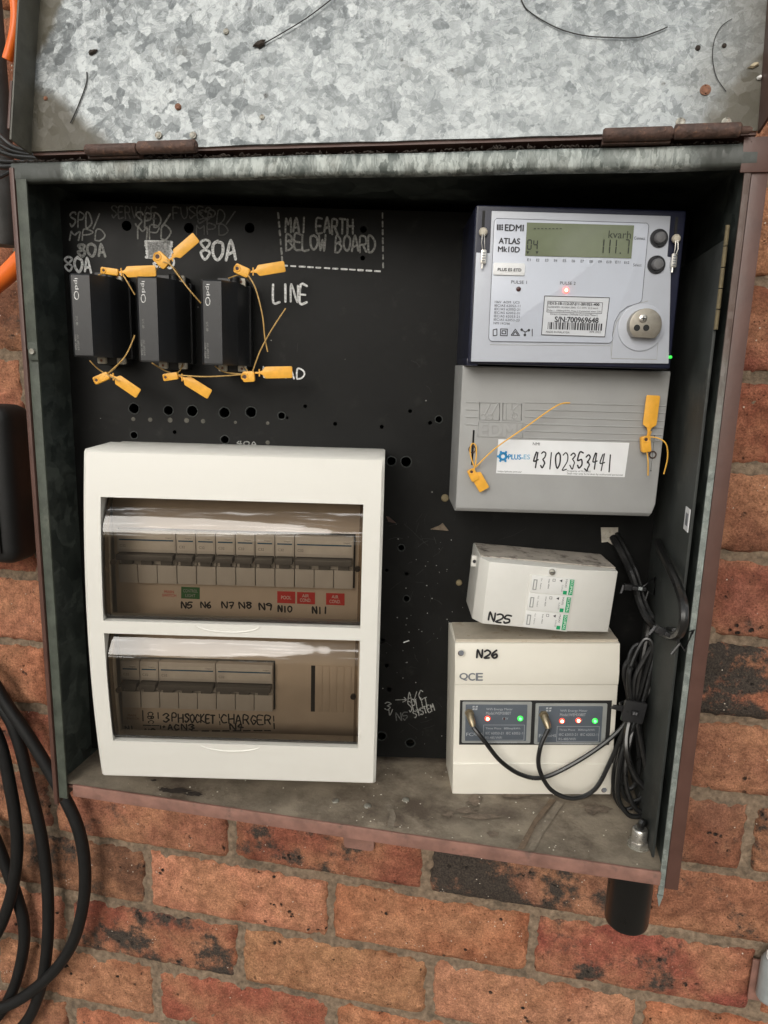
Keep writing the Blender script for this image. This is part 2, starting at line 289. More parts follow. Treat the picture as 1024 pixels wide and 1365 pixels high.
MT['tintdark'] = tint_mat('smoky_brown_skirt', (.48, .42, .35), .3)
MT['tintrim'] = mat('dark_brown_cover_rim', (.03, .022, .016), .25)
MT['inner'] = mat('beige_escutcheon', (.64, .56, .47), .5, var=.04)
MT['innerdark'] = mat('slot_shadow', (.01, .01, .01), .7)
MT['breaker'] = mat('light_grey_breaker', (.62, .61, .59), .4, var=.04)
MT['breakerw'] = mat('breaker_label_white', (.68, .67, .64), .5)
MT['toggle'] = mat('dark_grey_toggle', (.15, .15, .15), .4)
MT['blueline'] = mat('blue_rating_line', (.01, .09, .20), .5)
MT['red'] = mat('red_sticker', (.62, .035, .03), .5)
MT['greens'] = mat('green_sticker', (.03, .15, .045), .5)
MT['paper'] = mat('white_print', (.8, .8, .78), .6)
MT['iso'] = mat('off_white_isolator', (.64, .63, .59), .42, var=.04, scale=30, dirt=((.34, .27, .20), .16, 70), bump=.05)
MT['isotop'] = mat('dusty_isolator_top', (.42, .38, .33), .75, var=.2, scale=50, dirt=((.045, .032, .025), .52, 80), bump=.3)
MT['module'] = mat('white_module_face', (.66, .66, .64), .4, var=.03)
MT['vivid'] = mat('green_brand_print', (.0, .30, .11), .5)
MT['qce'] = mat('ivory_enclosure', (.70, .67, .59), .40, var=.03, scale=25, dirt=((.50, .42, .33), .12, 50))
MT['qcetop'] = mat('dusty_enclosure_top', (.47, .42, .34), .75, var=.15, scale=60, dirt=((.30, .23, .16), .45, 60))
MT['emface'] = mat('slate_meter_face', (.085, .10, .12), .4, var=.06)
MT['embezel'] = mat('grey_meter_bezel', (.26, .27, .26), .4)
MT['emprint'] = mat('pale_print', (.38, .40, .42), .5)
MT['brass'] = mat('worn_brass', (.30, .25, .17), .4, metal=.8, var=.2, scale=300)
MT['oldbrass'] = mat('dull_brass_hinge', (.15, .12, .065), .7, metal=.1, var=.25, scale=300)
MT['cable'] = mat('black_cable', (.010, .010, .010), .30, var=.2, scale=120, bump=.05, spec=.6)
MT['rubber'] = mat('black_rubber_cable', (.007, .007, .007), .55, var=.25, scale=90, dirt=((.03, .026, .022), .2, 150), bump=.15, spec=.3)
MT['tie'] = mat('black_nylon', (.020, .020, .021), .4)
MT['pvc'] = mat('black_pvc', (.005, .005, .005), .3, var=.2, scale=60, dirt=((.035, .03, .025), .1, 200))
MT['orange'] = mat('orange_conduit', (.85, .16, .015), .4, var=.08)
MT['greypvc'] = mat('grey_fitting', (.26, .28, .28), .45, var=.1)
MT['darkgrey'] = mat('dark_grey_conduit', (.07, .07, .068), .5, var=.2)
MT['blackblock'] = mat('matt_black', (.006, .006, .006), .6)
MT['leaf'] = mat('dry_leaf', (.50, .43, .30), .8, var=.2, scale=200)
MT['debris'] = mat('dark_debris', (.035, .026, .020), .9, var=.5, scale=300)
MT['debrispale'] = mat('pale_debris', (.50, .46, .38), .9, var=.3, scale=300)
MT['hair'] = mat('dark_hair', (.02, .018, .016), .7)
MT['plug'] = mat('dull_filler', (.10, .095, .08), .9, var=.3, scale=300)
MT['nest'] = mat('mud_nest', (.13, .10, .07), .95, var=.4, scale=200, bump=.5)
MT['torn'] = mat('torn_paper', (.42, .39, .33), .9, var=.25, scale=120, dirt=((.2, .16, .12), .3, 150))

# ------------------------------------------------------------------ mesh helpers
ORG = {}
class M:
    def __init__(s): s.v = []; s.f = []
    def add(s, vs, fs):
        n = len(s.v); s.v += [tuple(x) for x in vs]; s.f += [tuple(i + n for i in f) for f in fs]; return s
    def box(s, x0, x1, y0, y1, z0, z1):
        x0, x1 = sorted((x0, x1)); y0, y1 = sorted((y0, y1)); z0, z1 = sorted((z0, z1))
        return s.add([(x, y, z) for z in (z0, z1) for y in (y0, y1) for x in (x0, x1)], [(0, 2, 3, 1), (4, 5, 7, 6), (0, 1, 5, 4), (2, 6, 7, 3), (0, 4, 6, 2), (1, 3, 7, 5)])
    def bb(s, u0, u1, v0, v1, h0, h1): return s.box(u0, u1, -h1, -h0, v0, v1)          # board frame box
    def prism(s, poly, h0, h1):                                                        # (u, v) outline, heights over the board
        a = sum(poly[i][0] * poly[(i + 1) % len(poly)][1] - poly[(i + 1) % len(poly)][0] * poly[i][1] for i in range(len(poly)))
        if a < 0: poly = poly[::-1]
        n = len(poly); vs = [(p[0], -h1, p[1]) for p in poly] + [(p[0], -h0, p[1]) for p in poly]
        return s.add(vs, [tuple(range(n)), tuple(range(2 * n - 1, n - 1, -1))] + [(i + n, (i + 1) % n + n, (i + 1) % n, i) for i in range(n)])
    def flat(s, poly, h):
        a = sum(poly[i][0] * poly[(i + 1) % len(poly)][1] - poly[(i + 1) % len(poly)][0] * poly[i][1] for i in range(len(poly)))
        if a < 0: poly = poly[::-1]
        return s.add([(p[0], -h, p[1]) for p in poly], [tuple(range(len(poly)))])
    def cyl(s, p0, p1, r, n=16, r1=None): return s.tube([p0, p1], r, n, rr=[r, r if r1 is None else r1])
    def tube(s, pts, r, n=10, rr=None, closed=False):
        P = [Vector(p) for p in pts]; m = len(P); vs = []; up = None
        for i in range(m):
            if closed: t = P[(i + 1) % m] - P[i - 1]
            else: t = P[min(i + 1, m - 1)] - P[max(i - 1, 0)]
            if t.length < 1e-9: t = Vector((0, 0, 1))
            t.normalize()
            if up is None: up = Vector((0, 0, 1)) if abs(t.z) < .9 else Vector((1, 0, 0))
            a = t.cross(up)
            if a.length < 1e-4: a = t.orthogonal()
            a.normalize(); b = t.cross(a).normalized(); up = a.cross(t) if False else -b
            q = rr[i] if rr else r
            for k in range(n):
                an = 2 * math.pi * k / n; vs.append(P[i] + a * (q * math.cos(an)) + b * (q * math.sin(an)))
        fs = []
        for i in range(m if closed else m - 1):
            for k in range(n):
                j = (i + 1) % m; fs.append((i * n + k, i * n + (k + 1) % n, j * n + (k + 1) % n, j * n + k))
        if not closed: fs += [tuple(range(n - 1, -1, -1)), tuple((m - 1) * n + k for k in range(n))]
        return s.add(vs, fs)
    def ribbon(s, pts, wd, h):                                                         # flat pen stroke at height h over the board
        for i in range(len(pts) - 1):
            a = Vector(pts[i]); b = Vector(pts[i + 1]); d = b - a
            if d.length < 1e-7: continue
            q = Vector((-d.y, d.x)).normalized() * wd / 2
            s.add([(p.x, -h, p.y) for p in (a + q, a - q, b - q, b + q)], [(0, 1, 2, 3)])
        for i, p in enumerate(pts):
            k = 7; hh = h + .00002 * (1 + i % 3); s.add([(p[0] + wd / 2 * math.cos(2 * math.pi * j / k), -hh, p[1] + wd / 2 * math.sin(2 * math.pi * j / k)) for j in range(k)], [tuple(range(k))])
        return s
    def build(s, name, m, parent=None, bevel=0, smooth=35, seg=2, fixn=True):
        org = ORG.get(parent.name, Vector((0, 0, 0))) if parent else Vector((0, 0, 0))
        me = bpy.data.meshes.new(name); me.from_pydata([(x - org.x, y - org.y, z - org.z) for x, y, z in s.v], [], s.f)
        bm = bmesh.new(); bm.from_mesh(me)
        if fixn: bmesh.ops.recalc_face_normals(bm, faces=bm.faces)
        if bevel:
            es = [e for e in bm.edges if len(e.link_faces) == 2 and e.calc_face_angle(0) > R_(30)]
            bmesh.ops.bevel(bm, geom=es, offset=bevel, segments=seg, profile=.6, affect='EDGES', clamp_overlap=True)
        bm.to_mesh(me); bm.free()
        if smooth: me.shade_smooth(); me.set_sharp_from_angle(angle=R_(smooth))
        me.materials.append(MT[m])
        o = bpy.data.objects.new(name, me); COL.objects.link(o)
        if parent:
            o.parent = parent; ORG[o.name] = org
        return o
def tag(o, label, cat, group=None, kind=None):
    if label: o['label'] = label
    if cat: o['category'] = cat
    if group: o['group'] = group
    if kind: o['kind'] = kind
    return o
def thing(name, label, cat, org=(0, 0, 0), board=True, roll=0, group=None, pivot=None):
    o = bpy.data.objects.new(name, None); COL.objects.link(o); o.empty_display_size = .02
    org = Vector(org)
    pv = Vector(pivot) if pivot else org
    o.matrix_world = (BF if board else Matrix.Identity(4)) @ Matrix.Translation(pv) @ Matrix.Rotation(roll, 4, 'Y') @ Matrix.Translation(org - pv)
    ORG[o.name] = org
    return tag(o, label, cat, group)
def single(mb, name, m, label, cat, org, board=True, group=None, **k):     # a thing that is one mesh
    org = Vector(org); mb.v = [(x - org.x, y - org.y, z - org.z) for x, y, z in mb.v]
    o = mb.build(name, m, None, **k); o.matrix_world = (BF if board else Matrix.Identity(4)) @ Matrix.Translation(org)
    return tag(o, label, cat, group)
def smooth_pts(P, n=6):
    P = [Vector(p) for p in P]; out = []
    for i in range(len(P) - 1):
        a, b, c, d = P[max(i - 1, 0)], P[i], P[i + 1], P[min(i + 2, len(P) - 1)]
        for k in range(n):
            t = k / n; out.append(.5 * ((2 * b) + (c - a) * t + (2 * a - 5 * b + 4 * c - d) * t * t + (3 * b - a - 3 * c + d) * t ** 3))
    return out + [P[-1]]
def circle(u, v, r, n=20): return [(u + r * math.cos(2 * math.pi * k / n), v + r * math.sin(2 * math.pi * k / n)) for k in range(n)]
def rrect(u0, u1, v0, v1, r, n=4):
    out = []
    for cx, cy, a0 in ((u1 - r, v1 - r, 0), (u0 + r, v1 - r, 90), (u0 + r, v0 + r, 180), (u1 - r, v0 + r, 270)):
        for k in range(n + 1):
            a = R_(a0 + 90 * k / n); out.append((cx + r * math.cos(a), cy + r * math.sin(a)))
    return out
def curve_mesh(cu):
    ob = bpy.data.objects.new('tmp', cu); me = bpy.data.meshes.new_from_object(ob); bpy.data.objects.remove(ob); return me
def plate_with_holes(outline, holes, th):
    """flat sheet in (u, v) with real openings; returns (verts, faces) with the front at height 0 and the back at -th"""
    cu = bpy.data.curves.new('tmp', 'CURVE'); cu.dimensions = '2D'; cu.fill_mode = 'BOTH'; cu.extrude = th / 2
    for poly in [outline] + holes:
        sp = cu.splines.new('POLY'); sp.points.add(len(poly) - 1); sp.use_cyclic_u = True
        for p, q in zip(sp.points, poly): p.co = (q[0], q[1], 0, 1)
    me = curve_mesh(cu); vs = [(v.co.x, -(v.co.z - th / 2), v.co.y) for v in me.vertices]; fs = [tuple(p.vertices) for p in me.polygons]
    bpy.data.meshes.remove(me); return vs, fs
def text_uv(s_, bold=False):
    cu = bpy.data.curves.new('tmp', 'FONT'); cu.body = s_; cu.size = 1; cu.resolution_u = 3
    me = curve_mesh(cu); vs = [(v.co.x, v.co.y) for v in me.vertices]; fs = [tuple(p.vertices) for p in me.polygons]
    bpy.data.meshes.remove(me); return vs, fs
def put_text(parent, s_, u0, v0, wd, ht, h, m='print', rot=0, bold=False, name='printed_text'):
    """print s_ with its lower left corner at (u0, v0), fitted to wd x ht; rot turns it about that corner"""
    vs, fs = text_uv(s_, bold)
    if not vs: return None
    x0 = min(a for a, b in vs); x1 = max(a for a, b in vs); y0 = min(b for a, b in vs); y1 = max(b for a, b in vs)
    sx = wd / max(1e-6, x1 - x0); sy = ht / max(1e-6, y1 - y0); c, sn = math.cos(rot), math.sin(rot)
    out = []
    for a, b in vs:
        p, q = (a - x0) * sx, (b - y0) * sy; out.append((u0 + p * c - q * sn, -h, v0 + p * sn + q * c))
    mb = M(); mb.add(out, fs)
    if bold:
        d = ht * .045
        for k, (dx, dy) in enumerate(((d, 0), (-d, 0), (0, d * .7), (0, -d * .7))): mb.add([(x + dx * c - dy * sn, y - .00003 * (k + 1), z + dx * sn + dy * c) for x, y, z in out], fs)
    return mb.build(name, m, parent, smooth=0, fixn=False)
def text(parent, s_, x0, y0, x1, y1, h, m='print', **k):                     # x0,y0,x1,y1: the word's box in the photograph, on a plane h over the board
    u0, v0 = B(x0, y1, h); u1, v1 = B(x1, y0, h)
    ht = B((x0 + x1) / 2, y0, h)[1] - B((x0 + x1) / 2, y1, h)[1]
    return put_text(parent, s_, u0, v0, u1 - u0, ht, h + .00025, m, **k)
GL = {'A': '00 26 40|11.8 32.2', 'B': '00 06 26 35 33.6 24 03.2|23.2 42 31 20 00', 'C': '45 26 15 03 11 20 40.8', 'D': '00 06 26 44 42 20 00', 'E': '46 06 00 40|03 33', 'F': '46 06 00|03 33',
      'G': '45 26 15 03 11 20 41 42.6 22.6', 'H': '00 06|40 46|03 43', 'I': '20 26', 'K': '00 06|46 02.6 40', 'L': '06 00 40', 'M': '00 06 23 46 40', 'N': '00 06 40 46', 'O': '26 05 02 20 42 45 26',
      'P': '00 06 36 44.8 33.2 03', 'R': '00 06 36 44.8 33.2 03|23.2 40', 'S': '45.2 36 16 05 14 33 42 31 10 01', 'T': '06 46|26 20', 'U': '06 02 20 42 46', 'V': '06 20 46', 'W': '06 10 24 30 46', 'Y': '06 23|46 20',
      '0': '26 05 02 20 42 45 26', '1': '20 26', '2': '05 26 45 43 00 40', '3': '05 26 45 34 23.2|23.2 42 31 20 01', '4': '26 03 43|36 20', '5': '46 16 03.4 33.6 42 31 10 01', '6': '36 14 02 20 41 33 12',
      '7': '06 46 20|13 33', '8': '23.2 05 26 45 23.2 02 20 42 23.2', '9': '44 24 05 26 45 44 30', '/': '00 46', '+': '13 33|24 22', '-': '13 33', '>': '03 43|34.4 43 31.6', ' ': '', '.': '20 20.4',
      'e': '03 43 35 15 03 11 31 41', 'q': '44 15 03 12 32 44 40', 'v': '15 20 45', 'n': '00 05 33 30', 'm': '00 05 14 23 34 45 40', 'h': '06 00|03 24 43 40', 'k': '06 00|35 03 40', 'a': '44 15 03 11 31 44 40', 'r': '05 00|03 24 45'}
def glyph(ch):
    out = []
    for st in GL.get(ch, '').split('|'):
        pts = []
        for tok in st.split():
            pts.append((float(tok[0]), float(tok[1:])))
        if pts: out.append(pts)
    return out
def hand_uv(parent, s_, u0, v0, wd, ht, h, pen, m='ink', rot=0, jit=.28, name='handwriting', gap=1.7, slant=0):
    mb = M(); tot = len(s_) * (4 + gap) - gap; c, sn = math.cos(rot), math.sin(rot); rnd = random.Random(s_ + str(round(u0, 3)))
    x = 0
    for ch in s_:
        dy = rnd.uniform(-.3, .3)
        for st in glyph(ch):
            q = []
            for a, b in st:
                p = ((x + a + rnd.uniform(-jit, jit) + slant * b) / tot * wd, (b + dy + rnd.uniform(-jit, jit)) / 6 * ht)
                q.append((u0 + p[0] * c - p[1] * sn, v0 + p[0] * sn + p[1] * c, 0))
            if len(q) > 2: q = smooth_pts(q, 3)
            mb.ribbon([(a[0], a[1]) for a in q], pen * rnd.uniform(.85, 1.15), h)
        x += 4 + gap
    return mb.build(name, m, parent, smooth=0, fixn=False)
def hand(parent, s_, x0, y0, x1, y1, h, pen=.0008, m='ink', **k):            # box in the photograph on the plane h
    u0, v0 = B(x0, y1, h); u1, v1 = B(x1, y0, h); ht = B((x0 + x1) / 2, y0, h)[1] - B((x0 + x1) / 2, y1, h)[1]
    return hand_uv(parent, s_, u0, v0, u1 - u0, ht, h + .0002, pen, m, **k)
def dashes(parent, pts, h, pen, m, n=None, duty=.6, name='dashed_line', ln=.007):
    mb = M(); P = [B(x, y, h) for x, y in pts]
    for i in range(len(P) - 1):
        a = Vector(P[i]); b = Vector(P[i + 1]); k = max(1, round((b - a).length / ln))
        for j in range(k):
            s0 = a.lerp(b, j / k); s1 = a.lerp(b, (j + duty * random.uniform(.8, 1.15)) / k); mb.ribbon([s0, s1], pen * random.uniform(.85, 1.2), h + .0002)
    return mb.build(name, m, parent, smooth=0, fixn=False)

# ------------------------------------------------------------------ brick wall
BW, BH = .24, .086
wall = thing('brick_wall', 'orange and red clay brick wall with dark burnt patches behind the metal cabinet', 'wall', (.3, .03, -.6), board=False)
mo = M(); nx, nz_ = 300, 280
for j in range(nz_ + 1):
    for i in range(nx + 1):
        x = -.45 + 1.75 * i / nx; z = -.60 + 1.65 * j / nz_
        mo.v.append((x, .0050 + .0040 * noise.noise((x * 55, z * 55, 3)) + .0028 * noise.noise((x * 150, z * 150, 9)), z))
for j in range(nz_):
    for i in range(nx):
        a = j * (nx + 1) + i; mo.f.append((a, a + 1, a + nx + 2, a + nx + 1))
mo.build('mortar', 'mortar', wall, fixn=False)
mo2 = M(); mo2.box(-.45, 1.3, .03, .11, -.60, 1.05); mo2.build('wall_core', 'mortar', wall)
def brick_mesh(seed, wd=.2325, ht=.0785):
    rnd = random.Random(seed); NX, NZ = 64, 24; vs = []; fs = []; o = rnd.uniform(0, 100)
    def edge(t, n):                                   # rounding towards the arrises
        d = min(t, n - t); return {0: 1.0, 1: .40, 2: .12, 3: .03}.get(d, 0)
    xs = [0, .004, .010, .017] + [.017 + (wd - .034) * k / (NX - 6) for k in range(1, NX - 6)] + [wd - .017, wd - .010, wd - .004, wd]
    zs = [0, .0035, .009, .015] + [.015 + (ht - .030) * k / (NZ - 6) for k in range(1, NZ - 6)] + [ht - .015, ht - .009, ht - .0035, ht]
    NX = len(xs) - 1; NZ = len(zs) - 1
    chips = [(rnd.choice((0, wd)) + rnd.uniform(-.02, .02), rnd.choice((0, ht)) + rnd.uniform(-.005, .005), rnd.uniform(.006, .016)) for _ in range(rnd.randint(1, 3))]
    for j in range(NZ + 1):
        for i in range(NX + 1):
            x, z = xs[i], zs[j]; ex = edge(i, NX); ez = edge(j, NZ); e = max(ex, ez) + .4 * min(ex, ez)
            n1 = noise.noise((x * 28 + o, z * 28, 1)); n2 = noise.noise((x * 95 + o, z * 95, 5)); n3 = noise.noise((x * 260 + o, z * 260, 2))
            y = e * .0062 + .0020 * n1 + .0014 * n2 + .0010 * n3
            for cx, cz, cr in chips:
                d = math.hypot(x - cx, z - cz)
                if d < cr: y += .006 * (1 - d / cr)
            if ex == 1: x += (1 if i == 0 else -1) * abs(.0060 * noise.noise((z * 60 + o, 7, i))) + .0012 * n3
            if ez == 1: z += (1 if j == 0 else -1) * abs(.0050 * noise.noise((x * 55 + o, j, 11))) + .0012 * n3
            vs.append((x - wd / 2, y, z))
    for j in range(NZ):
        for i in range(NX):
            a = j * (NX + 1) + i; fs.append((a, a + 1, a + NX + 2, a + NX + 1))
    ring = [i for i in range(NX + 1)] + [j * (NX + 1) + NX for j in range(1, NZ + 1)] + [NZ * (NX + 1) + i for i in range(NX - 1, -1, -1)] + [j * (NX + 1) for j in range(NZ - 1, 0, -1)]
    n0 = len(vs); vs += [(vs[k][0], .028, vs[k][2]) for k in ring]
    for k in range(len(ring)):
        q = (k + 1) % len(ring); fs.append((ring[q], ring[k], n0 + k, n0 + q))
    me = bpy.data.meshes.new('brick'); me.from_pydata(vs, [], fs); me.shade_smooth(); me.materials.append(MT['brick']); return me
BM = [brick_mesh(s) for s in range(14)]
TAN, ORA, RED, BRN, DRK = (.40, .190, .118), (.43, .172, .092), (.275, .090, .060), (.285, .125, .080), (.18, .080, .054)
LIT = (.50, .245, .150)
# (row, column) -> colour, amount of burnt patches; column k spans k*.24 .. (k+1)*.24 from the row's first joint
SPEC = {(1, 0): (BRN, .27), (1, 1): (RED, .36), (1, 2): (BRN, .42), (1, 3): (BRN, .30), (1, -1): (DRK, .33), (2, -1): (DRK, .33), (2, 0): (LIT, .08), (2, 1): (ORA, .06), (2, 2): (RED, .30), (2, 3): (ORA, .2),
        (3, -1): (TAN, .12), (3, 0): (RED, .37), (3, 1): (TAN, .20), (3, 2): (LIT, .10), (3, 3): (ORA, .15), (4, -1): (TAN, .2), (4, 0): (RED, .14), (4, 1): (ORA, .18), (4, 2): (LIT, .1), (5, -1): (BRN, .2), (5, 0): (ORA, .2), (5, 1): (RED, .25),
        (0, 2): (BRN, .27), (0, 3): (DRK, .36), (0, -1): (RED, .3), (-1, 3): (BRN, .2), (-2, 2): (ORA, .46), (-2, 3): (ORA, .46), (-3, 3): (BRN, .24), (-4, 2): (BRN, .18), (-4, 3): (BRN, .15), (-5, 3): (RED, .28),
        (-6, 2): (RED, .16), (-6, 3): (RED, .16), (-7, 3): (TAN, .25), (-8, 3): (DRK, .3), (-6, -1): (DRK, .34), (-5, -1): (RED, .25), (-4, -1): (ORA, .16), (-3, -1): (RED, .3), (-2, -1): (TAN, .3), (-1, -1): (ORA, .22)}
XOFF = {0: -.026, 3: .008, 4: .009, 1: -.003, 2: .004}
for r in range(-11, 7):
    for k in range(-2, 5):
        x = k * BW + (.12 if r % 2 == 0 else 0) + XOFF.get(r, random.uniform(-.008, .008)) + BW / 2
        o = bpy.data.objects.new('brick', random.choice(BM)); COL.objects.link(o); o.parent = wall
        flip = random.random() < .5
        o.location = Vector((x + random.uniform(-.0015, .0015), random.uniform(-.0025, .0015), -(r + 1) * BH + .005 + random.uniform(-.001, .001))) - ORG[wall.name]
        o.rotation_euler = (0, random.uniform(-.006, .006), 0)
        col, al = SPEC.get((r, k), (random.choice((TAN, ORA, RED, BRN, DRK)), random.uniform(.1, .35)))
        o.color = (*[c * random.uniform(.92, 1.08) for c in col], al)

# ------------------------------------------------------------------ steel cabinet
X0, X1, FY, FZ, TZ = .157, .686, -.2, .050, .576
cab = thing('meter_cabinet', 'open galvanised steel meter cabinet with raised lid fixed to the brick wall', 'cabinet', (.42, 0, .03), board=False)
m = M(); m.box(X0, X0 + .002, FY, -.004, .031, TZ - .003); m.build('side_panel', 'side', cab)
m = M(); m.box(X1 - .002, X1, FY + .002, -.004, .031, TZ - .003); m.build('side_panel', 'side', cab)
m = M(); m.box(X0 + .002, X1 - .002, FY + .006, -.004, TZ - .006, TZ - .004); m.build('top_panel', 'side', cab)
m = M(); m.box(X0 + .0021, X1 - .0021, -.012, -.004, .05, TZ - .007); m.build('back_panel', 'hollow', cab)
# floor with a slightly dished sheet
m = M(); nx, ny = 40, 14
for j in range(ny + 1):
    for i in range(nx + 1):
        x = X0 + .0021 + (X1 - X0 - .0042) * i / nx; y = FY + .0015 + .185 * j / ny
        m.v.append((x, y, FZ + .0008 * noise.noise((x * 12, y * 12, 0))))
for j in range(ny):
    for i in range(nx):
        a = j * (nx + 1) + i; m.f.append((a, a + 1, a + nx + 2, a + nx + 1))
fl = m.build('floor_panel', 'floor', cab, fixn=False)
m = M(); m.box(X0 + .0165, X1 - .004, FY - .0012, FY + .0012, FZ - .0105, FZ + .0012); m.build('bottom_lip', 'pink', cab, bevel=.0008)
m = M(); m.box(X0 + .003, X1 - .003, FY + .002, -.004, FZ - .004, FZ - .002); m.build('underside_panel', 'brown', cab)
# left front return lip, in two lengths, and its brown outer edge
m = M(); m.box(X0 + .0022, X0 + .0105, FY - .001, FY + .001, .036, .436); m.build('front_lip', 'green', cab, bevel=.0005)
m = M(); m.box(X0 + .0022, X0 + .0112, FY - .002, FY + .000, .4365, .564); m.build('front_lip', 'green', cab, bevel=.0005)
m = M(); m.box(X0 - .0022, X0 + .0016, FY - .003, FY + .004, .030, .572); m.build('edge_strip', 'brown', cab, bevel=.0006)
m = M(); m.box(X0 - .008, X0 - .0026, FY + .010, FY + .013, .245, .40); m.build('edge_strip', 'brown', cab, bevel=.0006)
m = M(); m.box(X0 + .004, X0 + .0125, FY - .0038, FY - .0021, .428, .442); br = m.build('latch_tab', 'green', cab, bevel=.0005)
m = M(); m.cyl((X0 + .0085, FY - .0038, .435), (X0 + .0085, FY - .0058, .435), .0022); m.build('screw', 'rivet', br)
# right front edge and outer brown flange
m = M(); m.box(X1 - .0046, X1 - .0005, FY - .0005, FY + .0015, .031, .564)
m.build('front_edge', 'edgegrey', cab, bevel=.0004)
m = M(); m.prism([(X1 - .0052, .0305), (X1 - .0006, .0305), (X1 - .0028, .020)], .1985, .2004); m.build('torn_corner', 'edgegrey', cab)
m = M(); m.box(X1, X1 + .0100, FY + .0005, FY + .0025, .0365, .568); m.build('flange', 'brown', cab, bevel=.0006)
m = M(); m.box(X1 - .0075, X1 + .0112, FY - .0015, FY + .0003, .5585, .5795); m.build('corner_patch', 'brown', cab, bevel=.0005)
# liner panel inside the right wall
m = M(); m.box(X1 - .0095, X1 - .0075, FY + .012, -.012, .054, .520); ln = m.build('liner_panel', 'liner', cab, bevel=.0004)
m = M()
for k in range(5):
    z = .462 + k * .0135; m2 = M(); m2.cyl((X1 - .0085, FY + .0095, z), (X1 - .0085, FY + .0095, z + .0128), .0014, 12); m2.build('hinge_knuckle', 'oldbrass', ln)
pl = W(918, 690, FY + .03)
m = M(); m.box(X1 - .0101, X1 - .00955, FY + .016, FY + .030, pl.z - .0085, pl.z + .0085); st = m.build('small_label', 'sticker', ln)
m = M(); m.box(X1 - .0103, X1 - .01015, FY + .019, FY + .026, pl.z - .0045, pl.z + .0045); m.build('printed_text', 'printgrey', st)
# top rail: rolled front edge
m = M(); n = 40; prof = [(-.1945, .5752), (-.1985, .5762), (-.2004, .5755), (-.2012, .5738), (-.2016, .5690), (-.2018, .5645), (-.2010, .5628), (-.1990, .5618), (-.1945, .5616)]
xs = [X0 - .0015 + (X1 + .003 - X0) * i / n for i in range(n + 1)]
for i, x in enumerate(xs):
    for y, z in prof: m.v.append((x, y + .0006 * noise.noise((x * 14, z * 9, 1)), z + .0009 * noise.noise((x * 9, 2, 1))))
k = len(prof)
for i in range(n):
    for j in range(k): m.f.append((i * k + j, (i + 1) * k + j, (i + 1) * k + (j + 1) % k, i * k + (j + 1) % k))
m.f += [tuple(range(k)), tuple(n * k + j for j in range(k - 1, -1, -1))]
rail = m.build('top_rail', 'rail', cab, smooth=50)
# floor rivets
for px, py in ((447, 1068), (490, 1075), (541, 1067)):
    P = Z(px, py, FZ); m = M(); m.tube([P, P + Vector((0, 0, .0012)), P + Vector((0, 0, .0018))], .003, 14, rr=[.0032, .003, .0012]); m.build('rivet', 'rivet', fl)
def stain(name, mt, pts, dz):
    q = M(); q.v += [tuple(Z(x, y, FZ + dz)) for x, y in pts]; q.f.append(tuple(range(len(pts)))); return q.build(name, mt, fl, smooth=0)
def blob(px, py, rx, ry, seed):
    rn = random.Random(seed); return [(px + rx * rn.uniform(.55, 1.1) * math.cos(a) + .12 * ry, py + ry * rn.uniform(.55, 1.1) * math.sin(a)) for a in [2 * math.pi * k / 18 for k in range(18)]]
for k, (x, y, rx, ry) in enumerate(((236, 1054, 20, 4), (258, 1058, 14, 4), (218, 1052, 7, 3), (205, 1040, 5, 1.5))): stain('tar_smear', 'debris', blob(x, y, rx, ry, k), .0010 + .0001 * k)
stain('rust_run', 'rustrun', [(733, 1065), (741, 1066), (716, 1098), (699, 1132), (690, 1131), (712, 1092)], .0010)
stain('lime_run', 'limerun', [(742, 1067), (752, 1070), (728, 1105), (712, 1134), (703, 1133), (722, 1098)], .0011)
stain('lime_run', 'limerun', [(512, 1072), (520, 1085), (516, 1102), (524, 1106), (528, 1088), (522, 1072)], .0010)
for k in range(9):
    rn = random.Random(40 + k); stain('grime_patch', 'grime', blob(rn.uniform(510, 830), rn.uniform(1050, 1120), rn.uniform(8, 30), rn.uniform(3, 9), 50 + k), .0009 + .00002 * k)
# lid
lx0 = L(45, 150)[0]; lx1 = X1 + .0005; LTOP = .26
m = M(); nx, nz_ = 50, 24
for j in range(nz_ + 1):
    for i in range(nx + 1):
        x = lx0 + (lx1 - lx0) * i / nx; s = .004 + (LTOP - .004) * j / nz_
        if j == 0: s += .0008 * noise.noise((x * 30, 4, 4))
        m.v.append(LW(x, s, .0013 * noise.noise((x * 9, s * 9, 2))))
for j in range(nz_):
    for i in range(nx):
        a = j * (nx + 1) + i; m.f.append((a, a + 1, a + nx + 2, a + nx + 1))
k0 = len(m.v)
bot = list(range(nx + 1)); m.v += [LW(lx0 + (lx1 - lx0) * i / nx, .004, -.002) for i in range(nx + 1)]
for i in range(nx): m.f.append((i + 1, i, k0 + i, k0 + i + 1))
lid = m.build('lid', 'lid', cab, fixn=False, smooth=0)
lid.data.shade_smooth(); lid.data.set_sharp_from_angle(angle=R_(35))
def lid_box(x0, x1, s0, s1, t0, t1, name, mt, par, **k):
    q = M(); q.add([LW(x, s, t) for s in (s0, s1) for t in (t0, t1) for x in (x0, x1)], [(0, 2, 3, 1), (4, 5, 7, 6), (0, 1, 5, 4), (2, 6, 7, 3), (0, 4, 6, 2), (1, 3, 7, 5)]); return q.build(name, mt, par, **k)
lid_box(lx0 - .0016, lx0, .002, LTOP, -.001, .022, 'lid_flange', 'lidflange' if 'lidflange' in MT else 'green', lid, bevel=.0004)
lid_box(lx0, lx1, .002, .004, -.060, -.0022, 'rear_flange', 'brown', lid)
lid_box(lx1, lx1 + .0016, .002, LTOP, -.001, .022, 'lid_flange', 'brown', lid, bevel=.0004)
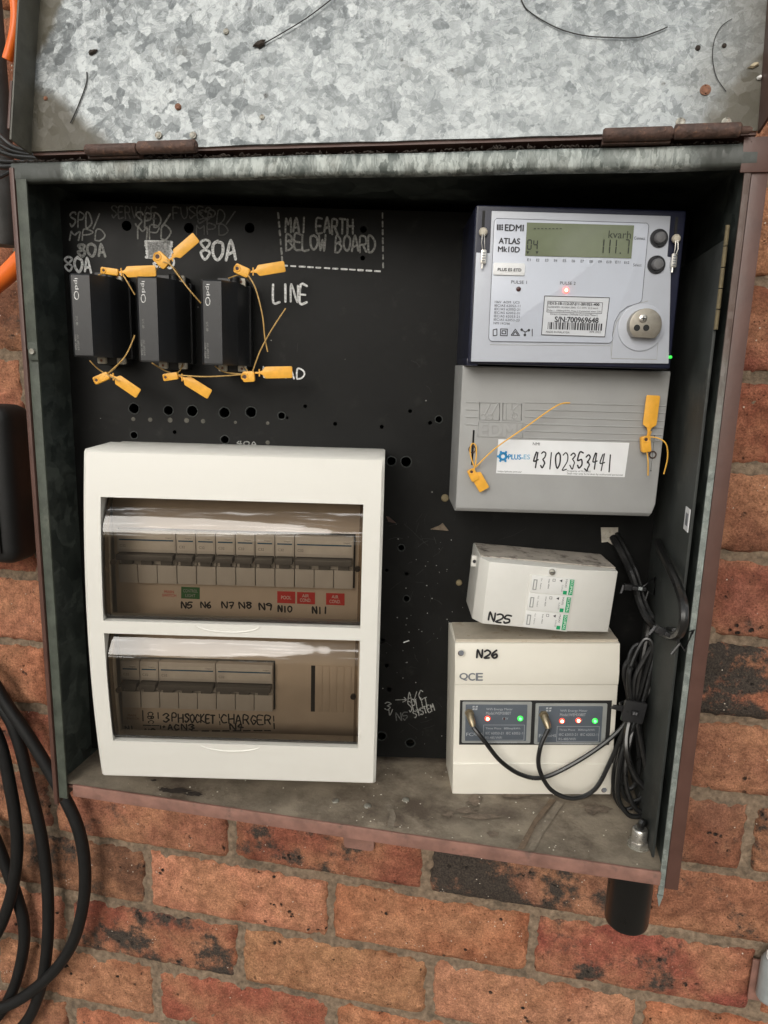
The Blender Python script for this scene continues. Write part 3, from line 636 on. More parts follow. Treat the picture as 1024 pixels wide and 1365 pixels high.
lid_box(lx0 - .004, lx0 - .002, .010, .045, .004, .022, 'edge_strip', 'brown', lid, bevel=.0004)
for px, py, mt, r in ((238, 143, 'rustrivet', .0024), (212, 181, 'rivet', .0026), (258, 181, 'rivet', .0026), (940, 121, 'rustrivet', .0034), (907, 164, 'rivet', .0030), (968, 164, 'rivet', .0030), (302, 43, 'rivet', .0021), (350, 157, 'rivet', .0019), (62, 132, 'rustrivet', .0016), (930, 65, 'debris', .0016), (965, 62, 'debris', .0014)):
    x, s = L(px, py); q = M(); q.tube([LW(x, s, -.0005), LW(x, s, .0012), LW(x, s, .0017), LW(x, s, .0010)], r, 14, rr=[r, r, r * .7, r * .3]); q.build('rivet', mt, lid)
# hinges: two knuckles on a pin each
for a, b, c, tip, y in ((115, 184, 262, 0, -.2065), (803, 896, 986, 1001, -.2065)):
    P = [W(v, 200 - (v - 115) * .0145, y) for v in (a, b, c)]
    zc = .5815; m = M(); g = .0006
    m.tube([(P[0].x, y, zc), (P[0].x + .001, y, zc), (P[1].x - g - .001, y, zc), (P[1].x - g, y, zc)], .005, 16, rr=[.0032, .0040, .0040, .0034]); hg = m.build('hinge_knuckle', 'rust', cab)
    m = M(); m.tube([(P[1].x + g, y, zc + .0006), (P[1].x + .0016, y, zc + .0006), (P[2].x - .001, y, zc + .0006), (P[2].x, y, zc + .0006)], .005, 16, rr=[.0036, .0044, .0044, .0036]); hk = m.build('hinge_knuckle', 'rust', cab)
    tx = W(tip, 187, y).x if tip else P[2].x + .0005
    m = M(); m.tube([(P[0].x + .002, y, zc + .0003), (tx - .002, y, zc + .0003), (tx, y, zc + .0003)], .0026, 12, rr=[.0024, .0024, .0014]); m.build('hinge_pin', 'rust', hk)
    m = M(); m.box(P[0].x, P[1].x - g, -.2045, -.196, .5765, .5795); m.build('hinge_leaf', 'rust', hg)

# ------------------------------------------------------------------ mounting board with drilled holes
def bhole(px, py, r): u, v = B(px, py, 0); return circle(u, v, r * .00070, 14)
HOLES = [(179, 544.5, 6.2), (225, 547, 5.8), (256.5, 548, 6.6), (299.5, 550, 6.4), (335, 549.5, 6.4), (375.6, 554, 4.6), (383, 557, 1.8), (407, 541.5, 2.4), (447, 565, 2.6), (509, 569, 2.6), (233, 576, 2.5), (300, 586, 5), (179, 580, 4.5),
         (546.8, 548, 2.5), (573.5, 563.7, 2.6), (585, 559, 4.4), (522, 614.5, 5.6), (541.6, 615.6, 6.6), (535, 730, 4.2), (515.6, 760, 2.4), (542, 765, 2.8), (542, 798, 4.2), (510, 854, 3.6), (515.6, 887, 3), (519, 919, 3.2), (508.7, 981, 6), (547, 990, 6),
         (169, 301, 6), (252, 304, 6), (333, 304, 6), (484.5, 306, 4), (483.6, 344, 3)]
outl = [(-.3155, .056), (.2150, .056), (.2150, .560), (-.3155, .560)]
vs_, fs_ = plate_with_holes(outl, [bhole(*h) for h in HOLES], .006)
m = M(); m.add(vs_, fs_); m.v = [tuple(BF @ Vector(v)) for v in m.v]
board = m.build('mounting_board', 'board', cab, fixn=False, smooth=0)
board['label'] = 'black mounting board with drilled holes and white handwriting'
# sub-parts of the board are drawn in the board frame
_M = M
class BM_(_M):
    def build(s, name, mt, parent=None, **k):
        s.v = [tuple(BF @ Vector(v)) for v in s.v]; return _M.build(s, name, mt, parent, **k)
def on_board(fn, *a, **k):
    global M
    M = BM_
    try: return fn(*a, **k)
    finally: M = _M
H0 = .0002
for px, py, r in HOLES:
    if r > 4 and py > 540:       # burred rims
        u, v = B(px, py, 0); q = M(); ring = []
        pts = [(u + r * .00074 * math.cos(a) * random.uniform(.97, 1.1), -.0003, v + r * .00074 * math.sin(a) * random.uniform(.97, 1.1)) for a in [2 * math.pi * k / 14 for k in range(14)]]
        q.tube(pts, .0005, 5, closed=True); q.v = [tuple(BF @ Vector(x)) for x in q.v]; q.build('hole_rim', 'liner', board)
for px, py, r in ((178, 558.6, 2.6), (200.5, 559.5, 2.8), (227, 560, 3.2), (249, 560.5, 3.2), (271, 561.5, 2.8), (357, 564, 2.2), (314, 563, 2), (357, 590, 2.8)):
    u, v = B(px, py, 0); q = M(); q.tube([(u, .0005, v), (u, -.0003, v), (u, -.0006, v)], .002, 10, rr=[r * .0007, r * .0007, r * .0004]); q.v = [tuple(BF @ Vector(x)) for x in q.v]; q.build('filler_plug', 'plug', board)
for px, py, r, mt in ((593.2, 663.7, 5, 'oldbrass'), (612, 776.5, 4.2, 'oldbrass'), (583, 750, 0, '')):
    if r:
        u, v = B(px, py, 0); q = M(); q.tube([(u, .0005, v), (u, -.0012, v), (u, -.0022, v), (u, -.0024, v)], .002, 16, rr=[r * .0007, r * .0007, r * .0005, r * .0002]); q.v = [tuple(BF @ Vector(x)) for x in q.v]; q.build('screw', mt, board)
hb = lambda *a, **k: on_board(hand, board, *a, **k)
hb('SPD/', 94, 284, 131, 303, H0, .0013, 'chalkdim', slant=.15); hb('mPD', 93, 306, 138, 320, H0, .0013, 'chalkdim', slant=.15)
hb('80A', 105, 325, 140, 341, H0, .0021, 'chalkdim'); hb('80A', 88, 342, 121, 361, H0, .0020, 'chalk')
hb('SERVICE', 150, 275, 208, 290, H0, .0012, 'chalkfaint'); hb('FUSES', 231, 276, 282, 291, H0, .0012, 'chalkfaint')
hb('SPD/', 181, 284, 225, 302, H0, .0014, 'chalkdim', slant=.15); hb('mPD', 184, 300, 226, 318, H0, .0014, 'chalkdim', slant=.1)
hb('SPD/', 264, 280, 311, 298, H0, .0012, 'chalkfaint', slant=.15); hb('mPD', 262, 298, 303, 312, H0, .0012, 'chalkfaint')
hb('80A', 268, 320, 314, 346, H0, .0022, 'chalk')
# scribbled-out patch
def scribble():
    q = M(); pts = []
    for k in range(9):
        y = 322 + k * 2.6; pts += [(196 + random.uniform(-2, 2), y), (228 + random.uniform(-2, 2), y + 1)]
    q.ribbon([B(x, y, H0) for x, y in pts], .0024, H0 + .0003); return q.build('handwriting', 'chalk', board, smooth=0, fixn=False)
on_board(scribble); hb('80', 205, 343, 232, 356, H0, .0018, 'chalk')
hb('MAI EARTH', 381, 290, 471, 309, H0, .0017, 'chalkdim'); hb('BELOW BOARD', 382, 313, 500, 333, H0, .0017, 'chalkdim', gap=1.2)
on_board(dashes, board, [(371, 284), (377, 354)], H0, .0015, 'chalkdim'); on_board(dashes, board, [(377, 354), (511, 362)], H0, .0015, 'chalk'); on_board(dashes, board, [(510, 284), (511, 362)], H0, .0013, 'chalkdim')
hb('LINE', 364, 380, 409, 403, H0, .0018, 'chalk'); hb('LOAD', 352, 490, 406, 503, H0, .0014, 'chalk')
hb('>', 527, 926, 542, 938, H0, .0009, 'chalkdim'); hb('A/C', 544, 922, 565, 935, H0, .0009, 'chalkdim', rot=.12)
hb('SPLIT', 546, 935, 573, 949, H0, .0009, 'chalkdim', rot=.3, slant=.2); hb('SYSTEM', 553, 948, 582, 957, H0, .0009, 'chalkdim', rot=.45, slant=.2)
hb('N5', 529, 950, 544, 960, H0, .0010, 'chalkfaint', rot=.1); hb('3', 513, 936, 521, 946, H0, .0010, 'chalkdim'); hb('v', 516, 944, 524, 954, H0, .0008, 'chalkdim')
hb('40A', 316, 588, 342, 594, H0, .0009, 'chalkdim')
on_board(dashes, board, [(545, 854), (533, 858)], H0, .0010, 'chalk')
# torn paper patch where a cable comes through, small dirt nests
def patch():
    q = M(); q.prism([B(*p, 0) for p in ((801, 703), (824, 703), (823, 722), (816, 726), (810, 722), (802, 723))], 0, .0006); q.build('torn_label', 'torn', board)
    q = M(); q.prism([B(*p, 0) for p in ((574, 705), (586, 700), (590, 697), (598, 707), (585, 706))], 0, .002); q.build('dirt_nest', 'nest', board)
    q = M(); q.prism([B(*p, 0) for p in ((515, 688), (519, 689), (528, 697), (518, 695))], 0, .002); q.build('dirt_nest', 'rust', board)
on_board(patch)
def scuffs():
    rnd = random.Random(21)
    q = M()
    for k in range(75):
        if k < 40: u, v = rnd.gauss(-.005, .02), rnd.uniform(.07, .30)
        else: u, v = rnd.uniform(-.30, .2), rnd.uniform(.07, .52)
        a = rnd.uniform(0, 3.14); ln = rnd.uniform(.0008, .007) * (1 if k % 7 else 2); b_ = a + rnd.uniform(-.5, .5)
        q.ribbon([(u, v), (u + ln * math.cos(a), v + ln * math.sin(a)), (u + ln * (math.cos(a) + math.cos(b_)), v + ln * (math.sin(a) + math.sin(b_)))], rnd.uniform(.00012, .0003), .0002)
    o = q.build('scratches', 'scratch', board, smooth=0, fixn=False); o['kind'] = 'stuff'
    q = M()
    for k in range(70):
        u, v = (rnd.gauss(0, .022), rnd.uniform(.07, .33)) if k % 3 else (rnd.uniform(-.3, .2), rnd.uniform(.07, .55)); q.flat(circle(u, v, rnd.uniform(.0002, .0007), 6), .0003)
    o = q.build('dust_specks', 'chalkdim', board, smooth=0); o['kind'] = 'stuff'
on_board(scuffs)

# ------------------------------------------------------------------ service fuses
def fuse(pxl, pyt, pyb, label):
    h = .062; u0, v1 = B(pxl, pyt, h); v0 = B(pxl, pyb, h)[1]
    t = thing('service_fuse', label, 'fuse', (u0 + .013, 0, v0), group='service fuses in a row on the mounting board')
    prof = [(0, .010), (0, .0585), (.0025, .062), (.0168, .062), (.0255, .046), (.0262, .044), (.0285, .010)]
    m = M(); n = len(prof); vs = []
    rows = [(v0, -.0012), (v0 + .0012, 0), (v1 - .0012, 0), (v1, -.0012)]
    for v, d in rows:
        vs += [(u0 + a, -(b + (d if b > .02 else 0)), v) for a, b in prof]
    fs = [tuple(range(n)), tuple(len(vs) - 1 - k for k in range(n))]
    for r in range(3):
        for k in range(n): fs.append((r * n + k, r * n + (k + 1) % n, (r + 1) * n + (k + 1) % n, (r + 1) * n + k))
    m.add(vs, fs); car = m.build('carrier', 'fuse', t, smooth=20)
    m = M(); m.bb(u0 - .001, u0 + .030, v0 - .001, v1 + .001, .0, .0105); m.bb(u0 + .004, u0 + .026, v0 - .006, v1 + .006, .0, .020)
    m.build('base', 'fuseside', t, bevel=.0008)
    m = M(); m.cyl((u0 + .020, -.026, v1 + .001), (u0 + .020, -.026, v1 + .006), .004, 14); m.build('terminal_knob', 'fuseside', t)
    for du, top in ((.008, 0), (.0245, 0), (.0245, 1)):
        vv = v1 + .0002 if top else v0 - .0052
        q = M(); q.prism(rrect(u0 + du - .0035, u0 + du + .0035, vv - (.0015 if top else 0), vv + .0055, .0012), .020, .024); lg = q.build('seal_lug', 'lug', t, bevel=.0004)
        q = M(); q.flat(circle(u0 + du, vv + .0026, .0011, 10), .0242); q.build('lug_hole', 'rustrivet', lg)
    # printed strip down the left of the front
    put_text(car, 'ipd', u0 + .0045, v1 - .0035, .0085, .0036, .0621, 'chalk', rot=-math.pi / 2)
    q = M()
    pts = circle(0, 0, 1, 16)
    q.ribbon([(u0 + .0062 + .0017 * a, v1 - .0165 + .0030 * b) for a, b in pts + pts[:1]], .0006, .0622); q.build('printed_ring', 'chalk', car, smooth=0, fixn=False)
    put_text(car, 'SFC 80', u0 + .0045, v1 - .032, .007, .0016, .0621, 'chalkdim', rot=-math.pi / 2); put_text(car, 'AS 60269', u0 + .0048, v0 + .017, .012, .0014, .0621, 'chalkdim', rot=-math.pi / 2); put_text(car, '500V 100A', u0 + .0028, v0 + .017, .012, .0014, .0621, 'chalkdim', rot=-math.pi / 2)
    return t
fuse(90, 364, 475, 'black service fuse on the board beside the left cabinet wall, under the white note 80A')
fuse(179.5, 368, 482, 'middle black service fuse below the scribbled-out white patch')
fuse(266, 372, 486, 'black service fuse beside the white word LINE on the board')

# ------------------------------------------------------------------ yellow seals
def seal(label, clasp, flag, cords, h=.045, cm='cord', fw=.0085, group=None):
    """clasp: (px, py, half length px, half width px, angle deg); flag: start px, end px"""
    cu, cv = B(clasp[0], clasp[1], h); k = .00058
    t = thing('security_seal', label, 'security seal', (cu, -h, cv), group=group)
    a = R_(-clasp[4]); c, s = math.cos(a), math.sin(a); lw, ww = clasp[2] * k, clasp[3] * k
    m = M(); poly = [(cu + x * c - y * s, cv + x * s + y * c) for x, y in rrect(-lw, lw, -ww, ww, min(lw, ww) * .4, 3)]
    m.prism(poly, h - .0022, h + .0022); cl = m.build('clasp', 'yellow', t, bevel=.0006)
    q = M(); x, y = -lw * .62, 0; q.flat(circle(cu + x * c - y * s, cv + x * s + y * c, ww * .38, 12), h + .0023); q.build('clasp_hole', 'rust', cl)
    q = M(); q.tube([(cu + x * c - y * s, -h - .0022, cv + x * s + y * c) for x, y in circle(-lw * .62, 0, ww * .62, 14)], .0005, 6, closed=True); q.build('clasp_rim', 'yellow', cl)
    a0 = Vector(B(*flag[0], h)); a1 = Vector(B(*flag[1], h)); d = (a1 - a0); ln = d.length; d.normalize(); nn = Vector((-d.y, d.x))
    w2 = fw / 2
    outl = [(0, .16), (.10, .16), (.20, .34), (.27, .95), (.31, 1), (.97, 1), (1, .85)]
    poly = [a0 + d * (x * ln) + nn * (y * w2) for x, y in outl] + [a0 + d * (x * ln) - nn * (y * w2) for x, y in outl[::-1]]
    m = M(); m.prism([(p.x, p.y) for p in poly], h - .0005, h + .0006); m.build('flag', 'yellow', t, bevel=.0003)
    q = M(); p = a0 + d * (ln * .12); q.prism([(p.x - .0004, p.y - .003), (p.x + .0004, p.y - .003), (p.x + .0004, p.y + .003), (p.x - .0004, p.y + .003)], h - .0004, h + .001); q.build('barb', 'yellow', t)
    for pts in cords:
        q = M(); q.tube(smooth_pts([b3(x, y, hh) for x, y, hh in pts], 8), .00055, 6); q.build('cord', cm, t)
    return t
SG = 'yellow seals on the service fuses'
seal('yellow seal tag lying across the top of the fuse beside the left cabinet wall', (147, 362, 12, 4.5, 6), ((156, 363), (208, 361)), [[(164, 366, .046), (170, 376, .05), (180, 393, .048)], [(131, 367, .03), (147, 363, .045), (164, 369, .024)]], group=SG)
seal('yellow seal tag pointing up above the middle fuse', (216, 347, 10.5, 8, 42), ((226, 347), (262, 316)), [[(222, 345, .047), (240, 370, .050), (254, 388, .052), (268, 404, .048)], [(206, 367, .03), (216, 350, .046), (230, 355, .046), (243, 372, .025)]], group=SG)
seal('yellow seal tag on top of the fuse beside the word LINE', (323, 361, 10.5, 6.5, 22), ((332, 363), (380, 355)), [[(331, 367, .047), (341, 385, .05), (350, 420, .052), (353, 448, .05), (357, 469, .048)], [(305, 371, .03), (323, 366, .045), (333, 375, .024)]], group=SG)
seal('yellow seal tag with crossed cords below the fuse beside the left cabinet wall', (136, 504, 11.5, 5.5, -24), ((147, 499), (185, 525)), [[(120, 481, .024), (130, 491, .04), (142, 499, .047), (160, 508, .046)], [(163, 479, .024), (153, 491, .04), (139, 502, .047)], [(145, 497, .047), (163, 480, .05), (172, 466, .05), (180, 447, .048)]], group=SG)
seal('yellow seal tag hanging diagonally below the middle fuse', (228, 502, 10.5, 5, -10), ((238, 500), (280, 526)), [[(203, 484, .024), (220, 494, .04), (236, 500, .046)], [(244, 485, .024), (240, 494, .04), (232, 500, .046)], [(238, 500, .047), (270, 502, .05), (300, 501, .05), (324, 499, .046)]], group=SG)
seal('yellow seal tag pointing right below the fuse beside the word LOAD', (332, 502, 8.5, 7.5, -4), ((340, 497), (390, 496)), [[(287, 488, .024), (300, 496, .042), (325, 499, .046)], [(325, 489, .024), (330, 494, .04)], [(337, 495, .047), (347, 468, .05), (362, 440, .052), (381, 411, .052)]], group=SG, fw=.0095)

# ------------------------------------------------------------------ electricity meter
def g4(x, y): return 590 + x / 2.844, 250 + y / 2.844
def g6(x, y): return 560 + x / 2.844, 690 + y / 2.844
def t4(par, s_, x0, y0, x1, y1, h, m='print', **k): return text(par, s_, *g4(x0, y0), *g4(x1, y1), h, m, **k)
def t6(par, s_, x0, y0, x1, y1, h, m='print', **k): return text(par, s_, *g6(x0, y0), *g6(x1, y1), h, m, **k)
def poly4(pts, h): return [B(*g4(*p), h) for p in pts]
HM = .094
mu0, mu1, mv0, mv1 = .0245, .1765, .4350, .5460
met = thing('electricity_meter', 'navy and pale grey digital electricity meter with green display and grey terminal cover', 'electricity meter', (.1, 0, .315))
m = M()
base_prof = [(.0, .0), (.0, .080), (.0012, .088), (.0012, HM)]
m.bb(mu0, mu1, mv0, mv1 + .001, 0, HM - .002); mb_ = m.build('base', 'navy', met, bevel=.0025, seg=3)
m = M(); m.bb(mu0 - .0006, mu0 + .008, mv0 - .0015, mv0 + .004, .02, HM - .004); m.build('side_clip', 'navy', met, bevel=.001)
m = M(); m.bb(mu1 - .006, mu1 + .002, mv0 - .001, mv0 + .05, .02, .06); m.build('side_clip', 'navy', met, bevel=.001)
HP = HM
pl4 = [(187, 88), (866, 108), (853, 262), (868, 264), (858, 668), (108, 660), (128, 246), (180, 249)]
m = M(); m.prism(poly4(pl4, HP), HM - .0021, HP); face = m.build('faceplate', 'plate', met, bevel=.0006)
HW = HP + .0007
def arc4(cx, cy, r, a0, a1, n=8): return [(cx + r * math.cos(R_(a0 + (a1 - a0) * k / n)), cy + r * math.sin(R_(a0 + (a1 - a0) * k / n))) for k in range(n + 1)]
win = [(205, 117), (768, 135)] + arc4(768, 148, 14, -80, 0, 4) + [(757, 415)] + arc4(735, 418, 22, 0, 80, 4) + [(700, 452), (672, 474), (652, 510), (644, 560)] + arc4(628, 572, 18, 0, 90, 4) + [(190, 583)] + arc4(190, 568, 15, 90, 180, 4) + [(196, 128)]
m = M(); m.prism(poly4(win, HW), HP - .0005, HW); wn_ = m.build('window_panel', 'plate2', met, bevel=.0005)
m = M(); wp = poly4(win, HW); m.tube([(a, -HW, b) for a, b in wp], .00022, 5, closed=True); m.build('window_outline', 'printgrey', wn_)
# display
lc = [(320, 133), (726, 144), (715, 269), (313, 259)]
m = M(); m.prism(poly4(lc, HW), HW - .0004, HW + .0005); lcd = m.build('display', 'lcd', met)
HL = HW + .0005
t4(lcd, 'kvarh', 628, 163, 716, 192, HL, 'lcdseg')
u0, v0 = B(*g4(598, 251), HL)
def seg(par, chs, x0, y0, x1, y1, h):
    u0, v0 = B(*g4(x0, y1), h); u1, v1 = B(*g4(x1, y0), h); n = len(chs); q = M(); wd = (u1 - u0) / n; ht = v1 - v0
    S = {'1': [((1, 1), (1, 2)), ((1, 0), (1, 1))], '7': [((0, 2), (1, 2)), ((1, 1), (1, 2)), ((1, 0), (1, 1))], '0': [((0, 0), (1, 0)), ((1, 0), (1, 1)), ((1, 1), (1, 2)), ((1, 2), (0, 2)), ((0, 2), (0, 1)), ((0, 1), (0, 0))], '4': [((0, 2), (0, 1)), ((0, 1), (1, 1)), ((1, 2), (1, 1)), ((1, 1), (1, 0))], '.': []}
    for i, c in enumerate(chs):
        if c == '.': q.flat(circle(u0 + (i + .5) * wd, v0 + .0004, .0006, 8), h + .0003); continue
        for (a, b), (c2, d) in S[c]:
            p = Vector((u0 + (i + .15 + .6 * a) * wd, v0 + b * ht / 2)); r = Vector((u0 + (i + .15 + .6 * c2) * wd, v0 + d * ht / 2)); e = (r - p).normalized() * .0005
            q.ribbon([p + e, r - e], .0008, h + .0003)
    return q.build('display_digits', 'lcdseg', par, smooth=0, fixn=False)
seg(lcd, '04', 318, 200, 366, 234, HL); seg(lcd, '111.7', 590, 199, 714, 249, HL)
q = M()
for x in (323, 358): u, v = B(*g4(x, 246), HL); q.flat([(u - .0011, v + .0007), (u + .0011, v + .0007), (u, v - .0012)], HL + .0003)
for x in range(350, 460, 14): u, v = B(*g4(x, 158), HL); q.flat([(u - .0009, v), (u + .0009, v), (u + .0007, v + .0005), (u - .0007, v + .0006)], HL + .0003)
q.build('display_marks', 'lcdseg', lcd, smooth=0)
for k in range(12):
    x = 327 + k * 33.7; y = 269 + k * .9; t4(wn_, 'E%d' % (k + 1), x - 6 - (3 if k > 8 else 0), y, x + 7 + (3 if k > 8 else 0), y + 10, HW, 'print')
# badge
q = M()
for i in range(3):
    for j in range(3 if i == 2 else 1):
        a, b = 206 + i * 8.5, 140
        if i < 2: q.flat(poly4([(a, b), (a + 6.5, b), (a + 6.5, b + 22), (a, b + 22)], HW), HW + .0003)
        else: q.flat(poly4([(a, b + j * 8), (a + 6.5, b + j * 8), (a + 6.5, b + j * 8 + 6), (a, b + j * 8 + 6)], HW), HW + .0003)
q.build('printed_logo', 'print', wn_, smooth=0)
t4(wn_, 'EDMI', 236, 140, 308, 164, HW, bold=True); t4(wn_, 'ATLAS', 213, 191, 294, 213, HW, bold=True); t4(wn_, 'Mk10D', 210, 223, 293, 244, HW, bold=True)
t4(wn_, 'Connect', 726, 186, 769, 198, HW); t4(face, 'Select', 722, 288, 755, 299, HP + .0005)
m = M(); m.prism([B(*g4(x, y), HW) for x, y in ((196, 285), (308, 288), (313, 294), (311, 330), (306, 335), (195, 332), (191, 327), (192, 290))], HW - .0002, HW + .0012); sk = m.build('name_sticker', 'sticker', wn_, bevel=.0003)
t4(sk, 'PLUS ES ETD', 209, 305, 299, 316, HW + .0012, bold=True)
t4(wn_, 'PULSE 1', 260, 352, 320, 364, HW); t4(wn_, 'PULSE 2', 445, 356, 505, 368, HW)
def led(par, px, py, r, mt, h, core=None, name='led'):
    u, v = B(px, py, h); q = M(); q.tube([(u, -h + .001, v), (u, -h - .0006, v), (u, -h - .0011, v), (u, -h - .0013, v)], r, 16, rr=[r, r, r * .75, r * .3]); o = q.build(name, mt, par)
    if core: q = M(); q.tube([(u, -h - .0008, v), (u, -h - .0016, v), (u, -h - .0019, v)], r, 14, rr=[r * .6, r * .5, r * .2]); q.build('led_core', core, o)
    return o
led(met, *g4(288, 385), .0017, 'darkled', HW); led(met, *g4(468, 390), .0020, 'redled', HW, 'hotled'); led(met, *g4(864, 643), .0012, 'greenlens', HP)
for i, s_ in enumerate(('10kV  AOM  UC3', 'IEC/AS 62052-11', 'IEC/AS 62052-21', 'IEC/AS 62052-31', 'IEC/AS 62053-21', 'IEC/AS 62053-23', 'NMI 14/2/66')):
    y = 429 + i * 13.4; t4(wn_, s_, 198 - i * .8, y, (296 if 0 < i < 6 else 292 if i == 0 else 260) - i * .8, y + 9, HW)
# little approval symbols
q = M(); P4 = lambda pts: [B(*g4(*p), HW) for p in pts]
for pts in ([(192, 540), (206, 536), (206, 560), (192, 562), (192, 540)], [(220, 536), (246, 537), (245, 562), (219, 561), (220, 536)], [(226, 543), (240, 544), (239, 555), (225, 554), (226, 543)], [(260, 560), (276, 537), (292, 561), (260, 560)], [(268, 557), (276, 546), (284, 557)], [(300, 540), (313, 548), (326, 541)], [(313, 548), (312, 562)], [(340, 537), (340, 563)]):
    q.ribbon(P4(pts), .0006, HW + .0003)
for c in ((300, 539), (327, 541), (312, 559)): q.flat(circle(*B(*g4(*c), HW), .0010, 8), HW + .00035)
q.build('printed_symbols', 'print', wn_, smooth=0, fixn=False)
# rating label
m = M(); m.prism(P4([(386, 409), (634, 416), (616, 568), (374, 560)]), HW - .0002, HW + .0004); rl = m.build('rating_label', 'label', wn_); HR = HW + .0004
q = M(); q.ribbon([B(*g4(*p), HR) for p in ((387, 411), (633, 418), (615, 566), (375, 558), (387, 411))], .0005, HR + .0002); q.ribbon([B(*g4(*p), HR) for p in ((399, 431), (607, 437), (603, 478), (395, 472), (399, 431))], .0003, HR + .0002); q.build('printed_border', 'print', rl, smooth=0, fixn=False)
t4(rl, '1D13-1B-112-27-J11-201021-400', 402, 434, 595, 446, HR, bold=True); t4(rl, '3x230/400V 10(100)A 50Hz  Cl.1 kWh  Cl.2 kvarh', 400, 449, 590, 458, HR); t4(rl, 'Pulse 1: 1000imp/kWh, Pulse 2 Connected when ON', 398, 462, 600, 470, HR)
t4(rl, 'Direct Connect (Whole Current Meter)', 408, 475, 588, 485, HR); t4(rl, 'S/N:700969648', 425, 489, 592, 510, HR, bold=True); t4(rl, 'MADE IN MALAYSIA', 392, 543, 482, 551, HR); t4(rl, 'APR 2022', 556, 543, 600, 551, HR)
q = M(); ua, va = B(*g4(398, 537), HR); ub, vb = B(*g4(604, 516), HR); x = ua; rb = random.Random(3)
while x < ub:
    wd = rb.choice((.0004, .0004, .0008, .0012)); q.flat([(x, va), (x + wd, va), (x + wd, vb), (x, vb)], HR + .0002); x += wd + rb.choice((.0004, .0004, .0008))
q.build('barcode', 'print', rl, smooth=0)
# buttons
for x, y in ((820, 193), (810, 293)):
    u, v = B(*g4(x, y), HP); q = M(); q.tube([(u, -HP + .001, v), (u, -HP - .0010, v), (u, -HP - .0014, v), (u, -HP - .0006, v)], .0066, 24, rr=[.0066, .0064, .0056, .0044]); bt = q.build('button', 'btnring', met)
    q = M(); q.tube([(u, -HP + .001, v), (u, -HP - .0042, v), (u, -HP - .0050, v), (u, -HP - .0053, v)], .004, 20, rr=[.0041, .0039, .0033, .0015]); q.build('button_cap', 'btn', bt)
# optical port on its round pad
u, v = B(*g4(752, 530), HP)
q = M(); q.prism(circle(u, v, .0172, 40), HP - .0004, HP + .0012); pad = q.build('port_pad', 'plate', met, bevel=.0008)
q = M(); q.tube([(a, -HP, b) for a, b in poly4([(640, 640), (645, 560), (660, 510), (690, 470), (735, 443), (780, 430)], HP)], .0003, 5); q.build('moulded_line', 'ridge', face)
q = M(); q.tube([(a, -HP, b) for a, b in poly4([(180, 596), (636, 600), (640, 648), (812, 652), (818, 570)], HP)], .00025, 5); q.build('moulded_line', 'ridge', face)
q = M(); r = .0118; pts = [(u + .0006 + r * math.cos(R_(a)), v + .0012 + r * math.sin(R_(a))) for a in range(-52, 233, 8)]
q.prism(pts, HP + .001, HP + .0085); port = q.build('optical_port', 'port', met, bevel=.0007)
for x in (737, 772):
    a, b = B(*g4(x, 532), HP + .0085); q = M(); q.flat(circle(a, b, .0023, 16), HP + .0087); q.build('port_hole', 'innerdark', port)
a, b = B(*g4(760, 497), HP + .0085); q = M(); q.tube([(a, -HP - .0084, b), (a, -HP - .0094, b), (a, -HP - .0098, b)], .003, 18, rr=[.0029, .0028, .002]); sc_ = q.build('screw', 'steel', port)
q = M(); q.bb(a - .0017, a + .0017, b - .0003, b + .0003, HP + .0097, HP + .0100); q.bb(a - .0003, a + .0003, b - .0017, b + .0017, HP + .0097, HP + .01005); q.build('screw_slot', 'print', sc_)
# lead-and-wire seals on the meter's top corners
for px, py, ly, lab in ((644.5, 309, 342, 'silver wire seal hanging at the meter corner next to the EDMI lettering'), (902, 318, 347, 'silver wire seal hanging at the meter corner next to the push buttons')):
    hs = HM + .0015; u, v = B(px, py, hs); t = thing('wire_seal', lab, 'wire seal', (u, -hs, v), group='silver wire seals on the meter')
    q = M(); q.tube([(u, -hs + .002, v), (u, -hs, v), (u, -hs - .0014, v), (u, -hs - .0018, v)], .003, 16, rr=[.0030, .0031, .0022, .0006]); q.build('bead', 'lug', t)
    u2, v2 = B(px - (0 if px < 700 else 4), ly, hs); q = M()
    for d in (-.0006, .0006): q.tube([(u + d, -hs - .001, v), (u + d * 1.8, -hs - .0022, (v + v2) / 2), (u2 + d, -hs - .001, v2 + .003)], .00035, 6)
    q.build('wire', 'steel', t)
    q = M(); q.prism(rrect(u2 - .0019, u2 + .0019, v2 - .0052, v2 + .0046, .001), hs - .001, hs + .002); cr_ = q.build('crimp', 'steel', t, bevel=.0004)
    q = M(); q.tube([(u2 - .0006, -hs - .001, v2 - .005), (u2 - .0006, -hs - .001, v2 - .0085)], .0008, 8); q.build('wire_end', 'steel', t)
    q = M()
    for k in range(4): q.bb(u2 - .0012, u2 + .0012, v2 - .0035 + k * .0018, v2 - .0028 + k * .0018, hs + .0019, hs + .0022)
    q.build('crimp_teeth', 'printgrey', cr_)
    q = M(); q.bb(u - .0010, u + .0010, v + .002, v + .015, HM - .0025, HM - .0018); q.build('slot', 'innerdark', t)
